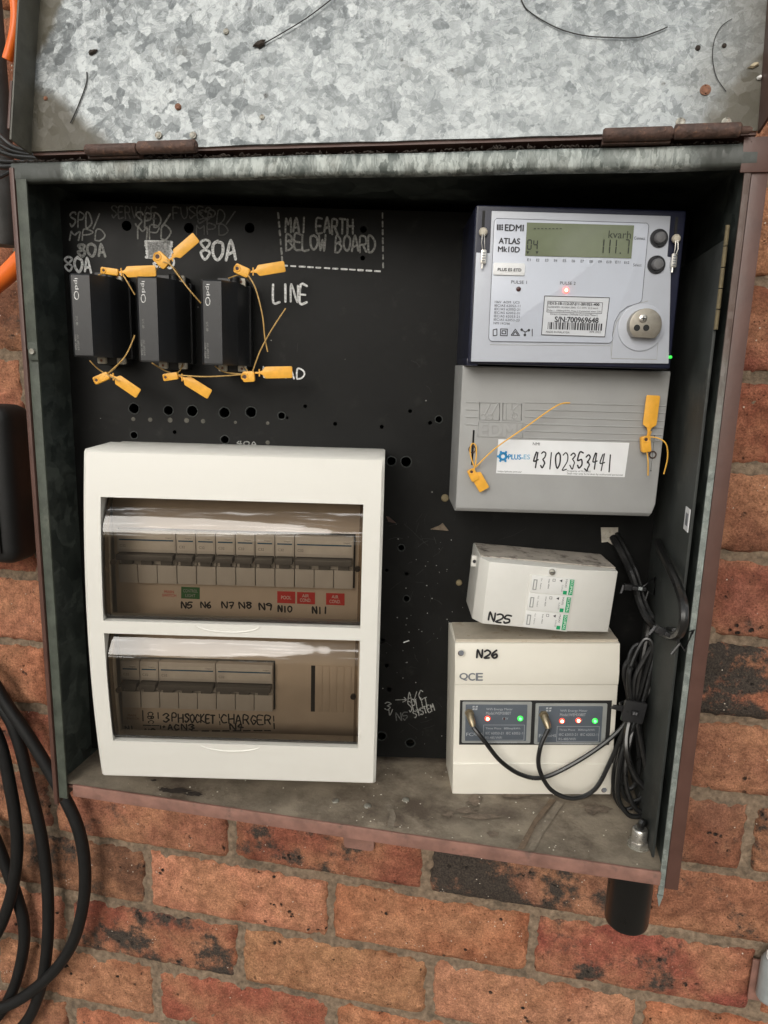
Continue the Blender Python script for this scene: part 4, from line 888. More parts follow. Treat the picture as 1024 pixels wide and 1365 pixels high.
# terminal cover
HT = .066; tu0, tu1, tv0, tv1 = .0235, .1870, .3155, .4338
m = M(); n = 10; secs = []
prof = [(tv1, 0), (tv1, HT - .001), (tv1 - .001, HT), (tv0 + .012, HT), (tv0 + .004, HT - .0012), (tv0 + .001, HT - .004), (tv0, HT - .010), (tv0, 0)]
k = len(prof); ins = [(tu0, -.0), (tu1, 0)]
vs = []
for u, s in ((tu0, 0), (tu0, .0), (tu1, 0)):
    pass
for u in (tu0, tu1):
    for vv, h in prof:
        sh = -.004 * max(0, (tv0 + .02 - vv) / .02) ** 1.5 if u == tu1 else 0
        vs.append((u + sh, -h, vv))
fs = [tuple(range(k)), tuple(2 * k - 1 - i for i in range(k))] + [(i, (i + 1) % k, (i + 1) % k + k, i + k) for i in range(k)]
m.add(vs, fs); tcv = m.build('terminal_cover', 'termcover', met, bevel=.0016, seg=3)
for i, (ya, yb) in enumerate(((815, 828), (842, 855), (869, 885), (896, 911), (923, 938), (948, 962))):
    q = M(); a = B(*g4(312, ya), HT); b = B(*g4(848 - i * 4, yb), HT); q.tube([(a[0], -HT - .0001, a[1]), (b[0], -HT - .0001, b[1])], .00055, 6); q.build('moulded_line', 'ridge', tcv)
    if i < 4:
        q = M(); a = B(*g4(88, ya - 1 + i), HT); b = B(*g4(134, ya + i), HT); q.tube([(a[0], -HT - .0001, a[1]), (b[0], -HT - .0001, b[1])], .00055, 6); q.build('moulded_line', 'ridge', tcv)
q = M()
for pts in ([(141, 815), (217, 817), (215, 882), (140, 880)], [(229, 817), (300, 819), (298, 884), (228, 882)]):
    q.tube([(*[B(*g4(*p), HT)[0]], -HT - .0001, B(*g4(*p), HT)[1]) for p in pts], .0005, 6, closed=True)
for pts in ([(182, 818), (168, 848), (156, 866)], [(210, 818), (192, 850), (182, 866)], [(262, 818), (262, 840), (270, 862)], [(290, 820), (262, 848)], [(240, 818), (240, 880)]):
    q.tube([(B(*g4(*p), HT)[0], -HT - .0001, B(*g4(*p), HT)[1]) for p in pts], .0005, 6)
for c in ((154, 869), (180, 869), (272, 866)):
    a, b = B(*g4(*c), HT); q.tube([(x, -HT - .0001, y) for x, y in circle(a, b, .0022, 12)], .0005, 6, closed=True)
q.build('moulded_logo', 'ridge', tcv)
vs, fs = text_uv('EDMI', True)
o = t4(tcv, 'EDMI', 141, 893, 297, 943, HT + .0003, 'ridge', bold=True, name='moulded_lettering')
q = M(); a, b = B(*g4(136, 887), HT); c, d = B(*g4(302, 949), HT)
q.tube([(x, -HT - .0001, y) for x, y in ((a, b), (c, b), (c, d), (a, d))], .0004, 6, closed=True); q.build('moulded_frame', 'ridge', tcv)
for x0, x1, y0, y1 in ((110, 120, 920, 1052), (790, 803, 940, 1075)):
    a, b = B(*g4(x0, y1), HT); c, d = B(*g4(x1, y0), HT); q = M(); q.prism(rrect(a, c, b, d, .001), HT - .0005, HT + .00025); q.build('slot', 'innerdark', tcv)
for x, y in ((112, 992), (795, 1012)):
    a, b = B(*g4(x, y), HT); q = M(); q.tube([(p, -HT - .0012, r) for p, r in circle(a, b, .0027, 16)], .0005, 6, closed=True); q.build('seal_eye', 'rust', tcv)
m = M(); m.prism([B(*g4(*p), HT) for p in ((212, 954), (708, 968), (690, 1098), (203, 1083))], HT - .0002, HT + .0004); sk = m.build('number_sticker', 'sticker', tcv); HS = HT + .0004
t4(sk, 'NMI', 342, 966, 369, 977, HS); hand(sk, '43102353441', *g4(342, 1000), *g4(646, 1062), HS, .0011, 'ink', jit=.4, rot=-.012, gap=2.6)
t4(sk, 'PLUS-', 249, 1011, 305, 1030, HS, 'blue', bold=True); t4(sk, 'ES', 307, 1012, 332, 1030, HS, 'cyan')
q = M(); a, b = B(*g4(229, 1019), HS); q.tube([(x, -HS - .0002, y) for x, y in circle(a, b, .0026, 16)], .0010, 4, closed=True)
for x, y in circle(a, b, .0041, 6): q.flat(circle(x, y, .0010, 8), HS + .0012)
q.build('printed_logo', 'blue', sk)
t4(sk, 'https://pluses.com.au/', 209, 1072, 300, 1080, HS); t4(sk, 'Property of PLUS-ES', 472, 1071, 562, 1079, HS); t4(sk, 'Seals may only be broken by authorised personnel', 472, 1080, 684, 1089, HS)
# the two yellow seals on the terminal cover
seal('yellow seal with a long loose cord hanging at the corner of the NMI number sticker', (630.5, 633, 8.5, 5.5, 62), ((630, 625), (646, 653)), [[(634, 623, .071), (660, 598, .076), (700, 570, .078), (742, 541, .078), (760, 537, .077)], [(633, 624, .071), (627, 605, .071), (629, 592, .067), (635, 596, .071), (634, 622, .072)]], h=.072, cm='ycord', fw=.0088)
seal('yellow seal standing upright at the edge of the grey terminal cover', (860.5, 592, 11, 6.5, 80), ((864, 581), (871, 527)), [[(860, 582, .070), (877, 584, .074), (888, 592, .076), (890, 610, .074), (885, 632, .072)], [(862, 598, .072), (864, 615, .073), (864, 634, .072)], [(868, 575, .071), (860, 600, .068)]], h=.072, cm='ycord', fw=.0108)

# ------------------------------------------------------------------ white distribution board
du0, du1, dv0, dv1 = -.2735, -.0355, .0755, .3605
vm, hv = (dv0 + dv1) / 2, (dv1 - dv0) / 2
def dh(v): return .079 + .013 * (1 - ((v - vm) / hv) ** 2)
db = thing('distribution_board', 'white plastic distribution board with two smoky see-through covers', 'distribution board', ((du0 + du1) / 2, 0, dv0))
HC = .0895
wA = [B(*p, HC) for p in ((134, 662), (487, 676), (138, 824), (480, 838))]; wB = [B(*p, HC) for p in ((140, 842), (481, 853), (147, 988), (474, 1004))]
wins = []
for w_ in (wA, wB):
    wins.append(((w_[0][0] + w_[2][0]) / 2, (w_[1][0] + w_[3][0]) / 2, (w_[2][1] + w_[3][1]) / 2, (w_[0][1] + w_[1][1]) / 2))
ul = (wins[0][0] + wins[1][0]) / 2; ur = (wins[0][1] + wins[1][1]) / 2
vl = sorted(set([dv0, dv0 + .002, dv1 - .002, dv1, wins[0][2], wins[0][3], wins[1][2], wins[1][3]]))
vv = []
for a, b in zip(vl[:-1], vl[1:]):
    k = max(1, round((b - a) / .008)); vv += [a + (b - a) * i / k for i in range(k)]
vv.append(vl[-1])
us = [du0, du0 + .0022, ul, ur, du1 - .0022, du1]
def inwin(v): return any(w_[2] + 1e-6 < v < w_[3] - 1e-6 for w_ in wins)
m = M(); nu = len(us)
for v in vv:
    for i, u in enumerate(us):
        h = dh(v) - (.0022 if i in (0, nu - 1) else 0) - (.0022 if v in (dv0, dv1) else 0)
        m.v.append((u, -h, v))
for j in range(len(vv) - 1):
    for i in range(nu - 1):
        if i == 2 and inwin((vv[j] + vv[j + 1]) / 2): continue
        a = j * nu + i; m.f.append((a, a + 1, a + nu + 1, a + nu))
# outer walls
def wallstrip(idx, hb_):
    base = len(m.v); m.v += [(m.v[i][0], -hb_, m.v[i][2]) for i in idx]
    for q_ in range(len(idx) - 1): m.f.append((idx[q_ + 1], idx[q_], base + q_, base + q_ + 1))
J = len(vv)
wallstrip([0 * nu + i for i in range(nu)], .022); wallstrip([j * nu + nu - 1 for j in range(J)], .022); wallstrip([(J - 1) * nu + i for i in range(nu - 1, -1, -1)], .022); wallstrip([j * nu for j in range(J - 1, -1, -1)], .022)
# reveals of the two openings
for w_ in wins:
    js = [j for j, v in enumerate(vv) if w_[2] - 1e-6 <= v <= w_[3] + 1e-6]
    loop = [(js[0], 2), (js[0], 3)] + [(j, 3) for j in js[1:]] + [(js[-1], 2)] + [(j, 2) for j in js[-2:0:-1]]
    ids = [j * nu + i for j, i in loop]; base = len(m.v); m.v += [(m.v[i][0], m.v[i][1] + .020, m.v[i][2]) for i in ids]
    for q_ in range(len(ids)):
        r_ = (q_ + 1) % len(ids); m.f.append((ids[q_], ids[r_], base + r_, base + q_))
case = m.build('front_cover', 'white', db, smooth=40)
m = M(); m.bb(du0 + .0015, du1 - .0005, dv0 + .0015, dv1 - .0015, .0, .0215); m.build('back_box', 'white', db, bevel=.0015)
# smoky covers
covers = []
for w_ in wins:
    a0, a1, b0, b1 = w_[0] + .0006, w_[1] - .0006, w_[2] + .0006, w_[3] - .0006; n = 20; q = M()
    def ch(v):
        t = (v - b0) / (b1 - b0); e = min(1, (1 - t) / .30); s = 1 - (1 - e) ** 1.7
        e2 = min(1, t / .08); s2 = math.sqrt(max(0, 1 - (1 - e2) ** 2)) if e2 < 1 else 1
        return dh(v) - .0125 + .0115 * s - .004 * (1 - s2)
    vsn = [b0 + (b1 - b0) * (k / n) for k in range(n + 1)]; vsn = sorted(set(vsn + [b1 - (b1 - b0) * x for x in (.003, .008, .014, .025, .035, .07, .085, .12, .14, .17, .19, .22, .24)]))
    for v in vsn:
        for u in (a0, (a0 + a1) / 2, a1): q.v.append((u, -ch(v), v))
    for j in range(len(vsn) - 1):
        for i in (0, 1): q.f.append((j * 3 + i, j * 3 + i + 1, j * 3 + i + 4, j * 3 + i + 3))
    cv = q.build('smoky_cover', 'tint', db, fixn=False, smooth=60); covers.append(cv)
    q = M(); pts = [(a0, v) for v in vsn] + [(a1, v) for v in vsn[::-1]]
    ring = [(u, -ch(v) + .0004, v) for u, v in pts]; back = [(u, -ch(v) + .0045, v) for u, v in pts]; k = len(pts); q.v += ring + back
    for i in range(k): q.f.append((i, (i + 1) % k, (i + 1) % k + k, i + k))
    q.build('cover_edge', 'tintrim', cv, fixn=False)
    q = M()
    for c0_, c1_ in ((a0 + .0003, a0 + .0045), (a1 - .0028, a1 - .0003)):
        for va, vb_ in zip(vsn[:-1], vsn[1:]): q.add([(c0_, -ch(va) + .001, va), (c1_, -ch(va) + .001, va), (c1_, -ch(vb_) + .001, vb_), (c0_, -ch(vb_) + .001, vb_)], [(0, 1, 2, 3)])
    q.add([(u, -ch(v) + .0012, v) for u, v in ((a0 + .0003, b0 + .0002), (a1 - .0003, b0 + .0002), (a1 - .0003, b0 + .0034), (a0 + .0003, b0 + .0034))], [(0, 1, 2, 3)])
    q.build('cover_skirt', 'tintdark', cv, fixn=False)
    for x in (a0 + .0075, a1 - .0035):
        v = (b0 + b1) / 2 - .002; q = M(); q.tube([(x, -ch(v) + .0035, v), (x, -ch(v) + .001, v)], .0024, 12); q.build('cover_stop', 'tintrim', cv)
    uc = (a0 + a1) / 2 - .004; vb = w_[2] - .0042; q = M(); hh = dh(vb) - .0001
    pts = [(uc - .027, vb + .0036)] + [(uc + .026 * math.cos(R_(a)), vb + .0036 + .0062 * math.sin(R_(a))) for a in range(185, 356, 10)] + [(uc + .027, vb + .0036)]
    q.tube(smooth_pts([(p[0], -hh, p[1]) for p in pts], 2), .0007, 6); q.build('finger_grip', 'white', case)
# escutcheon, slots and breakers
HE = .046
m = M(); m.bb(du0 + .008, du1 - .008, dv0 + .006, dv1 - .006, HE - .004, HE); esc = m.build('escutcheon', 'inner', db)
def row(px0, px1, pyt0, pyt1, pyb0, pyb1, h): return B(px0, pyt0, h), B(px1, pyt1, h), B(px0, pyb0, h), B(px1, pyb1, h)
HBk = .053
def breaker(label, ua, ub, va, vb, poles):
    t = thing('circuit_breaker', label, 'circuit breaker', ((ua + ub) / 2, -HE, va), group='circuit breakers inside the distribution board')
    ht = vb - va; wd = (ub - ua) / poles; q = M()
    for k in range(poles): q.bb(ua + k * wd + .00025, ua + (k + 1) * wd - .00025, va, va + ht * .36, HE, HBk)
    q.bb(ua + .0002, ub - .0002, va + ht * .60, vb, HE, HBk); q.bb(ua + .0003, ub - .0003, va + ht * .355, va + ht * .605, HE, HBk - .003)
    bd = q.build('body', 'breaker', t, bevel=.0007)
    q = M(); q.bb(ua + .0016, ub - .0016, va + ht * .66, vb - ht * .08, HBk - .0001, HBk + .0002); ls = q.build('label_strip', 'breakerw', t)
    q = M(); q.bb(ua + .002, ub - .002, va + ht * .825, va + ht * .85, HBk + .0002, HBk + .00035); q.build('rating_line', 'blueline', ls)
    put_text(ls, 'hager', ub - .0085, va + ht * .87, .0055, .0016, HBk + .0003, 'printgrey'); put_text(ls, 'C32', ua + .0025, va + ht * .70, .005, .0022, HBk + .0003, 'printgrey')
    q = M(); q.bb(ua + .001, ub - .001, va + ht * .475, va + ht * .585, HBk - .0032, HBk + .0072); q.build('toggle_bar', 'toggle', t, bevel=.0008)
    for k in range(poles):
        q = M(); a = ua + (k + .22) * wd; b = ua + (k + .78) * wd
        q.bb(a, b, va + ht * .37, va + ht * .47, HBk - .0032, HBk + .0020); q.build('toggle', 'toggle', t, bevel=.0006)
    return t
a, b, c, d = row(156.5, 471.5, 705, 719, 776, 786, HBk); ra0, ra1, rv0, rv1 = (a[0] + c[0]) / 2, (b[0] + d[0]) / 2, (c[1] + d[1]) / 2, (a[1] + b[1]) / 2
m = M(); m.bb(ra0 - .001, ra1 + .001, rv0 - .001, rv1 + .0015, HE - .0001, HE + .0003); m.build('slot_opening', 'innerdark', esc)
p_ = (ra1 - ra0) / 12
names = ['three-pole breaker above the faded main switch sticker', 'single-pole breaker above the green sticker and handwritten N5', 'single-pole breaker above the handwritten N6', 'single-pole breaker above the handwritten N7', 'single-pole breaker above the handwritten N8', 'single-pole breaker above the handwritten N9', 'single-pole breaker above the red POOL sticker and handwritten N10', 'three-pole breaker above the two red AIR COND stickers']
x = ra0
for i, (nm, k) in enumerate(zip(names, (3, 1, 1, 1, 1, 1, 1, 3))): breaker(nm, x + .0001, x + k * p_ - .0001, rv0, rv1, k); x += k * p_
a, b, c, d = row(161.6, 364, 881, 887, 944, 948, HBk); rb0, rb1, sv0, sv1 = (a[0] + c[0]) / 2, (b[0] + d[0]) / 2, (c[1] + d[1]) / 2, (a[1] + b[1]) / 2
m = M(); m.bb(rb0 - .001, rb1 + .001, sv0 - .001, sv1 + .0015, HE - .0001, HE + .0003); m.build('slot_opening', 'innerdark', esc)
p_ = (rb1 - rb0) / 8; x = rb0
for nm, k in zip(('single-pole breaker above the handwritten N1', 'single-pole breaker above the handwritten N2', 'three-pole breaker above the handwritten 3 PH SOCKET', 'three-pole breaker above the handwritten CHARGER'), (1, 1, 3, 3)):
    breaker(nm, x + .0001, x + k * p_ - .0001, sv0, sv1, k); x += k * p_
# unused ways with break-out tabs
a = B(415, 887, HE); b = B(469, 950, HE); wv_ = (b[0] - a[0])
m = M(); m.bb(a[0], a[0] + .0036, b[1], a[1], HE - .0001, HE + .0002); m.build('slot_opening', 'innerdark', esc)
for k in range(5):
    w5 = (wv_ - .0045) / 5; q = M(); q.bb(a[0] + .0042 + k * w5, a[0] + .0042 + (k + 1) * w5 - .0006, b[1], a[1], HE - .0005, HE + .0007); q.build('breakout_tab', 'inner', esc, bevel=.0003)
def g7(x, y): return 130 + x / 2.844, 660 + y / 2.844
def g8(x, y): return 130 + x / 2.844, 840 + y / 2.844
def stick(pts, mt, lines, tm):
    q = M(); q.prism([B(*p, HE) for p in pts], HE, HE + .0004); s = q.build('circuit_sticker', mt, esc)
    for s_, x0, y0, x1, y1 in lines: text(s, s_, x0, y0, x1, y1, HE + .0004, tm)
stick([g7(318, 347), g7(388, 350), g7(388, 394), g7(318, 391)], 'greens', [('CONTROL', *g7(326, 356), *g7(380, 368)), ('LIGHT', *g7(334, 374), *g7(372, 386))], 'emprint')
stick([g7(682, 364), g7(750, 366), g7(750, 411), g7(682, 408)], 'red', [('POOL', *g7(697, 381), *g7(735, 394))], 'paper')
stick([g7(757, 367), g7(825, 369), g7(825, 414), g7(757, 411)], 'red', [('AIR', *g7(776, 375), *g7(802, 387)), ('COND.', *g7(768, 391), *g7(810, 404))], 'paper')
stick([g7(867, 371), g7(937, 373), g7(937, 418), g7(867, 415)], 'red', [('AIR', *g7(888, 379), *g7(914, 391)), ('COND.', *g7(880, 396), *g7(922, 409))], 'paper')
text(esc, 'MAIN', *g7(254, 360), *g7(290, 371), HE, 'red'); text(esc, 'SWITCH', *g7(246, 374), *g7(299, 385), HE, 'red')
text(esc, 'MAIN', *g8(116, 318), *g8(146, 326), HE, 'rustrivet'); text(esc, 'SWITCH', *g8(112, 330), *g8(158, 338), HE, 'rustrivet')
for s_, x0, y0, x1, y1 in (('N5', 320, 405, 358, 427), ('N6', 393, 405, 430, 427), ('N7', 474, 405, 516, 428), ('N8', 538, 405, 584, 428), ('N9', 614, 411, 660, 434), ('N10', 686, 420, 736, 441), ('N11', 816, 424, 872, 448)):
    hand(esc, s_, *g7(x0, y0), *g7(x1, y1), HE, .0014)
for s_, x0, y0, x1, y1 in (('N1', 107, 364, 137, 380), ('N2', 182, 374, 218, 392), ('3', 250, 315, 271, 347), ('PH', 284, 316, 324, 346), ('SOCKET', 334, 318, 444, 348), ('CHARGER', 470, 320, 656, 352), ('+AC', 244, 356, 308, 376), ('N3', 320, 355, 366, 376), ('N4', 505, 354, 552, 376)):
    hand(esc, s_, *g8(x0, y0), *g8(x1, y1), HE, .0014)
hand_uv(esc, 'CBC', *B(*g8(192, 310), HE), .011, .0048, HE + .0002, .0010, rot=-math.pi / 2)
dashes(esc, [g8(172, 305), g8(174, 360)], HE, .0011, 'ink', duty=.8, ln=.012); dashes(esc, [g8(174, 360), g8(240, 362), g8(240, 378)], HE, .0010, 'ink', duty=.8); dashes(esc, [g8(230, 312), g8(232, 350)], HE, .0011, 'ink', duty=.7)
dashes(esc, [g8(462, 318), g8(466, 372)], HE, .0010, 'ink'); dashes(esc, [g8(240, 383), g8(672, 380)], HE, .0011, 'ink', ln=.009, duty=.7); dashes(esc, [g8(668, 325), g8(671, 380)], HE, .0011, 'ink', duty=.7)

# ------------------------------------------------------------------ three-way isolator box (hangs slightly crooked)
HI = .060; ROLL = R_(3.6)
iu, iv = .1055, .2425; W2, H2 = .0582, .0285
iso = thing('isolator_box', 'dusty off-white box with three ECLIPSAL modules and handwritten N25', 'isolator box', (iu, 0, iv), roll=ROLL)
def ip(x, z): return iu + x, iv + z
cr = [(-W2, -H2), (W2, -H2), (W2, H2), (-W2, H2)]
m = M(); vs = [(iu - W2 - .0015, 0, iv - H2), (iu + W2 + .001, 0, iv - H2), (iu + W2 + .001, 0, iv + H2), (iu - W2 - .0015, 0, iv + H2)]
vs += [(iu - W2 - .0015, -HI + .012, iv - H2 + .0005), (iu + W2, -HI + .007, iv - H2 + .001), (iu + W2, -HI + .007, iv + H2 - .001), (iu - W2 - .0015, -HI + .012, iv + H2 - .0005)]
vs += [(iu - W2 + .0055, -HI, iv - H2 + .001), (iu + .0225, -HI, iv - H2 + .001), (iu + .0255, -HI, iv + H2 - .001), (iu - W2 + .0055, -HI, iv + H2 - .001)]
fs = [(3, 2, 1, 0), (0, 1, 5, 4), (2, 3, 7, 6), (1, 2, 6, 5), (3, 0, 4, 7), (4, 8, 11, 7), (5, 6, 10, 9), (4, 5, 9, 8), (6, 7, 11, 10), (8, 9, 10, 11)]
m.add(vs, fs); ib = m.build('case', 'iso', iso, bevel=.0012)
# dust lying on the flat top
m = M(); m.box(iu - W2, iu + W2 - .0005, -HI + .013, -.002, iv + H2 - .0004, iv + H2 + .0005); m.build('dust_layer', 'isotop', iso)
m = M(); m.prism([ip(-W2 - .0055, .014), ip(-W2 + .001, .014), ip(-W2 + .001, .024), ip(-W2 - .0055, .024)], .026, .031); er = m.build('fixing_ear', 'iso', iso, bevel=.001)
q = M(); q.flat(circle(*ip(-W2 - .0028, .019), .0016, 12), .0312); q.build('screw_hole', 'print', er)
m = M(); m.prism([ip(-.0185, -H2 + .0015), ip(.0205, -H2 + .0008), ip(.0215, H2 - .009), ip(-.0175, H2 - .0085)], HI - .0005, HI + .0008); bz = m.build('module_bezel', 'iso', iso, bevel=.0005)
u, v = ip(.0005, H2 - .0048); q = M(); q.tube([(u, -HI + .0005, v), (u, -HI - .0018, v), (u, -HI - .0024, v)], .0027, 16, rr=[.0027, .0026, .0016]); sc2 = q.build('cover_screw', 'rivet', iso)
q = M(); q.bb(u - .0018, u + .0018, v - .0003, v + .0003, HI + .0022, HI + .0026); q.build('screw_slot', 'print', sc2)
q = M(); q.prism([(u - .0035, v - .003), (u + .0035, v - .003), (u + .0035, v + .003), (u - .0035, v + .003)], HI - .0003, HI + .0003); q.build('screw_tab', 'module', iso)
zt, zb = H2 - .0088, -H2 + .0012
for k in range(3):
    z1 = zt - k * (zt - zb) / 3; z0 = z1 - (zt - zb) / 3 + .0006; sh = -.0006 * k + .0008
    HMo = HI + .0016
    m = M(); m.prism([ip(-.0165 + sh, z0), ip(.0195 + sh, z0), ip(.0195 + sh, z1), ip(-.0165 + sh, z1)], HI, HMo); md = m.build('module_face', 'module', iso, bevel=.0004)
    zc = (z0 + z1) / 2
    q = M(); q.prism([ip(.0155 + sh, z0 + .0008), ip(.0190 + sh, z0 + .0008), ip(.0190 + sh, z1 - .0008), ip(.0155 + sh, z1 - .0008)], HMo, HMo + .0002); gb = q.build('brand_strip', 'vivid', md)
    put_text(gb, 'ECLIPSAL', *ip(.0181 + sh, z0 + .0014), z1 - z0 - .0028, .0019, HMo + .0004, 'paper', rot=math.pi / 2) if False else put_text(gb, 'ECLIPSAL', *ip(.0164 + sh, z1 - .0013), z1 - z0 - .0026, .0019, HMo + .0004, 'paper', rot=-math.pi / 2)
    q = M(); q.prism([ip(.0110 + sh, z0 + .0008), ip(.0142 + sh, z0 + .0008), ip(.0142 + sh, z0 + .0040), ip(.0110 + sh, z0 + .0040)], HMo, HMo + .0002); q.build('green_mark', 'vivid', md)
    put_text(md, 'MAXI', *ip(.0118 + sh, z1 - .001), .0068, .0016, HMo + .0002, 'print', rot=-math.pi / 2); put_text(md, 'SURGE', *ip(.0092 + sh, z1 - .006), .0062, .0012, HMo + .0002, 'printgrey', rot=-math.pi / 2)
    q = M(); u, v = ip(.0078 + sh, z1 - .0026); q.flat([(u - .0012, v), (u + .0012, v - .0013), (u + .0012, v + .0013)], HMo + .0002); q.build('warning_mark', 'print', md, smooth=0)
    q = M(); u, v = ip(.0020 + sh, z1 - .0026); q.ribbon([(u - .001, v - .001), (u + .001, v - .001), (u + .001, v + .001), (u - .001, v + .001), (u - .001, v - .001)], .0003, HMo + .0003); q.build('terminal_mark', 'print', md, smooth=0, fixn=False)
    put_text(md, 'Imax 40kA', *ip(-.0025 + sh, z1 - .002), .0085, .0013, HMo + .0002, 'print', rot=-math.pi / 2); put_text(md, 'Out   Replace', *ip(-.0092 + sh, z1 - .0018), .0098, .0013, HMo + .0002, 'print', rot=-math.pi / 2)
    q = M(); q.prism([ip(-.0150 + sh, z0 + .0026), ip(-.0118 + sh, z0 + .0026), ip(-.0118 + sh, z1 - .0034), ip(-.0150 + sh, z1 - .0034)], HMo, HMo + .0003); ws = q.build('status_window', 'embezel', md)
    q = M(); q.prism([ip(-.0142 + sh, z0 + .0034), ip(-.0126 + sh, z0 + .0034), ip(-.0126 + sh, z1 - .0042), ip(-.0142 + sh, z1 - .0042)], HMo + .0003, HMo + .0004); q.build('status_flag', 'module', ws)
hand_uv(iso, 'N25', *ip(-W2 + .0105, -H2 + .0052), .0182, .0072, HI + .0002, .0017, rot=-.12)
# ------------------------------------------------------------------ ivory enclosure with two energy meters
HQ = .050; qu0, qu1, qv0, qv1 = .0350, .1795, .0515, .1970
QR = R_(-1.7); QP = ((qu0 + qu1) / 2, 0, qv0)
B_plain = B
def B_tilt(px, py, h):                               # the same, in the enclosure's own slightly tilted frame
    u, v = B_plain(px, py, h); x, z = u - QP[0], v - QP[2]; c, s = math.cos(QR), math.sin(QR); return QP[0] + x * c - z * s, QP[2] + x * s + z * c
B = B_tilt
qr = thing('energy_meter_enclosure', 'ivory plastic enclosure lettered QCE with handwritten N26', 'enclosure', QP, roll=QR)
vg = B(*g6(450, 632), HQ)[1]; vl_ = B(*g6(450, 935), HQ)[1]
m = M(); prof = [(qv0, 0), (qv0, HQ - .001), (vl_, HQ), (vl_ + .0006, HQ - .0010), (vg - .0006, HQ - .0010), (vg, HQ), (vg + .0115, HQ + .0006), (qv1, HQ - .003), (qv1 + .002, 0)]
k = len(prof); vs = [(qu0 - (.002 if h < .001 else 0), -h, v) for v, h in prof] + [(qu1 + (.002 if h < .001 else 0), -h, v) for v, h in prof]
fs = [tuple(range(k)), tuple(2 * k - 1 - i for i in range(k))] + [(i, (i + 1) % k, (i + 1) % k + k, i + k) for i in range(k)]
m.add(vs, fs); qc = m.build('case', 'qce', qr, bevel=.0007)
m = M(); m.box(qu0 + .001, qu1 - .001, -HQ + .006, -.001, qv1 - .0002, qv1 + .0026); m.build('dust_layer', 'qcetop', qr)
for x, y, r in ((155, 513, .0030), (697, 1032, .0028)):
    a, b = B(*g6(x, y), HQ); q = M(); q.tube([(p, -HQ - .0003, r2) for p, r2 in circle(a, b, r, 18)], .0005, 6, closed=True); rm = q.build('screw_well', 'qce', qr)
    q = M(); q.flat(circle(a, b, r, 18), HQ + .0006); q.build('screw_hole', 'rust', rm); q = M(); q.flat(circle(a + .0003, b + .0004, r * .8, 16), HQ + .0008); q.build('screw_head', 'printgrey', rm)
for s_, x0, x1 in (('Q', 150, 181), ('C', 183, 208), ('E', 212, 238)):
    t6(qc, s_, x0, 589, x1, 617, HQ + .0006, 'printgrey', bold=True)
hand(qc, 'N26', *g6(214, 503), *g6(292, 531), HQ + .0008, .0016, slant=.1)
a = B(*g6(152, 695), HQ); b = B(*g6(718, 862), HQ)
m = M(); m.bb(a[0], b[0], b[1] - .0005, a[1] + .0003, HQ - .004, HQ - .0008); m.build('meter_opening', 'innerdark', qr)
def emeter(label, x0, x1, y0, y1, leds, sx, sy):
    c0 = B(*g6(x0, y1), HQ); c1 = B(*g6(x1, y0), HQ)
    t = thing('energy_meter', label, 'energy meter', ((c0[0] + c1[0]) / 2, -HQ + .001, c0[1]), group='two small energy meters side by side', roll=QR, pivot=QP)
    H = HQ + .0005
    m = M(); m.prism(rrect(c0[0], c1[0], c0[1], c1[1], .0012), HQ - .003, H); m.build('bezel', 'embezel', t, bevel=.0005)
    m = M(); m.prism(rrect(c0[0] + .0028, c1[0] - .0042, c0[1] + .0026, c1[1] - .0022, .0006), HQ - .002, H + .0007); f = m.build('face', 'emface', t, bevel=.0002); H += .0007
    def T(s_, fx0, fx1, fy0, fy1, m_='emprint'):
        w_, h_ = c1[0] - c0[0], c1[1] - c0[1]; put_text(f, s_, c0[0] + fx0 * w_, c0[1] + fy0 * h_, (fx1 - fx0) * w_, (fy1 - fy0) * h_, H + .0002, m_)
    T('WiFi Energy Meter', .34, .72, .80, .87); T('Model:WEM3080T', .34, .70, .71, .78); T('REV', .58, .66, .59, .64)
    T('Three Phase   800imp/kWh', .34, .84, .34, .40); T('IEC 62053-21  IEC 62052-11', .34, .90, .23, .29); T('RS-485/WiFi', .34, .58, .12, .18); T('www.iammeter.com', .38, .80, .015, .06)
    T('FC', .06, .16, .19, .27); T('RoHS', .17, .30, .20, .27)
    w_, h_ = c1[0] - c0[0], c1[1] - c0[1]; q = M()
    fr = [(.31, .09), (.31, .46), (.90, .46), (.90, .09), (.31, .09)]; q.ribbon([(c0[0] + x * w_, c0[1] + y * h_) for x, y in fr], .0003, H + .0002)
    for x, y in ((.14, .82), (.18, .82), (.14, .88), (.185, .88)): q.flat([(c0[0] + (x + dx) * w_, c0[1] + (y + dy) * h_) for dx, dy in ((0, 0), (.032, .005), (.034, .045), (.004, .04))], H + .0002)
    q.build('printed_marks', 'emprint', f, smooth=0, fixn=False)
    for lx, ly, on in leds:
        if on == 'r': led(t, *g6(lx, ly), .0026, 'redlens', H, 'hotled')
        elif on == 'g': led(t, *g6(lx, ly), .0026, 'greenlens', H, 'greenled')
        else: led(t, *g6(lx, ly), .0010, 'darkled', H)
    u, v = B(*g6(sx, sy), H + .006)
    q = M(); q.tube([(u - .0016, -H + .001, v + .004), (u - .0016, -H - .002, v + .004)], 0.0042, 6); nut = q.build('antenna_socket', 'brass', t)
    q = M(); q.tube([(u - .0016, -H - .002, v + .004), (u - .001, -H - .005, v + .002), (u + .0004, -H - .0085, v - .002), (u + .0010, -H - .010, v - .0042)], .003, 14, rr=[.0030, .0033, .0028, .0022]); q.build('antenna_plug', 'brass', nut)
    e_ = Matrix.Translation(QP) @ Matrix.Rotation(QR, 4, 'Y') @ (Vector((u + .0010, -H - .010, v - .0042)) - Vector(QP)); return tuple(e_)
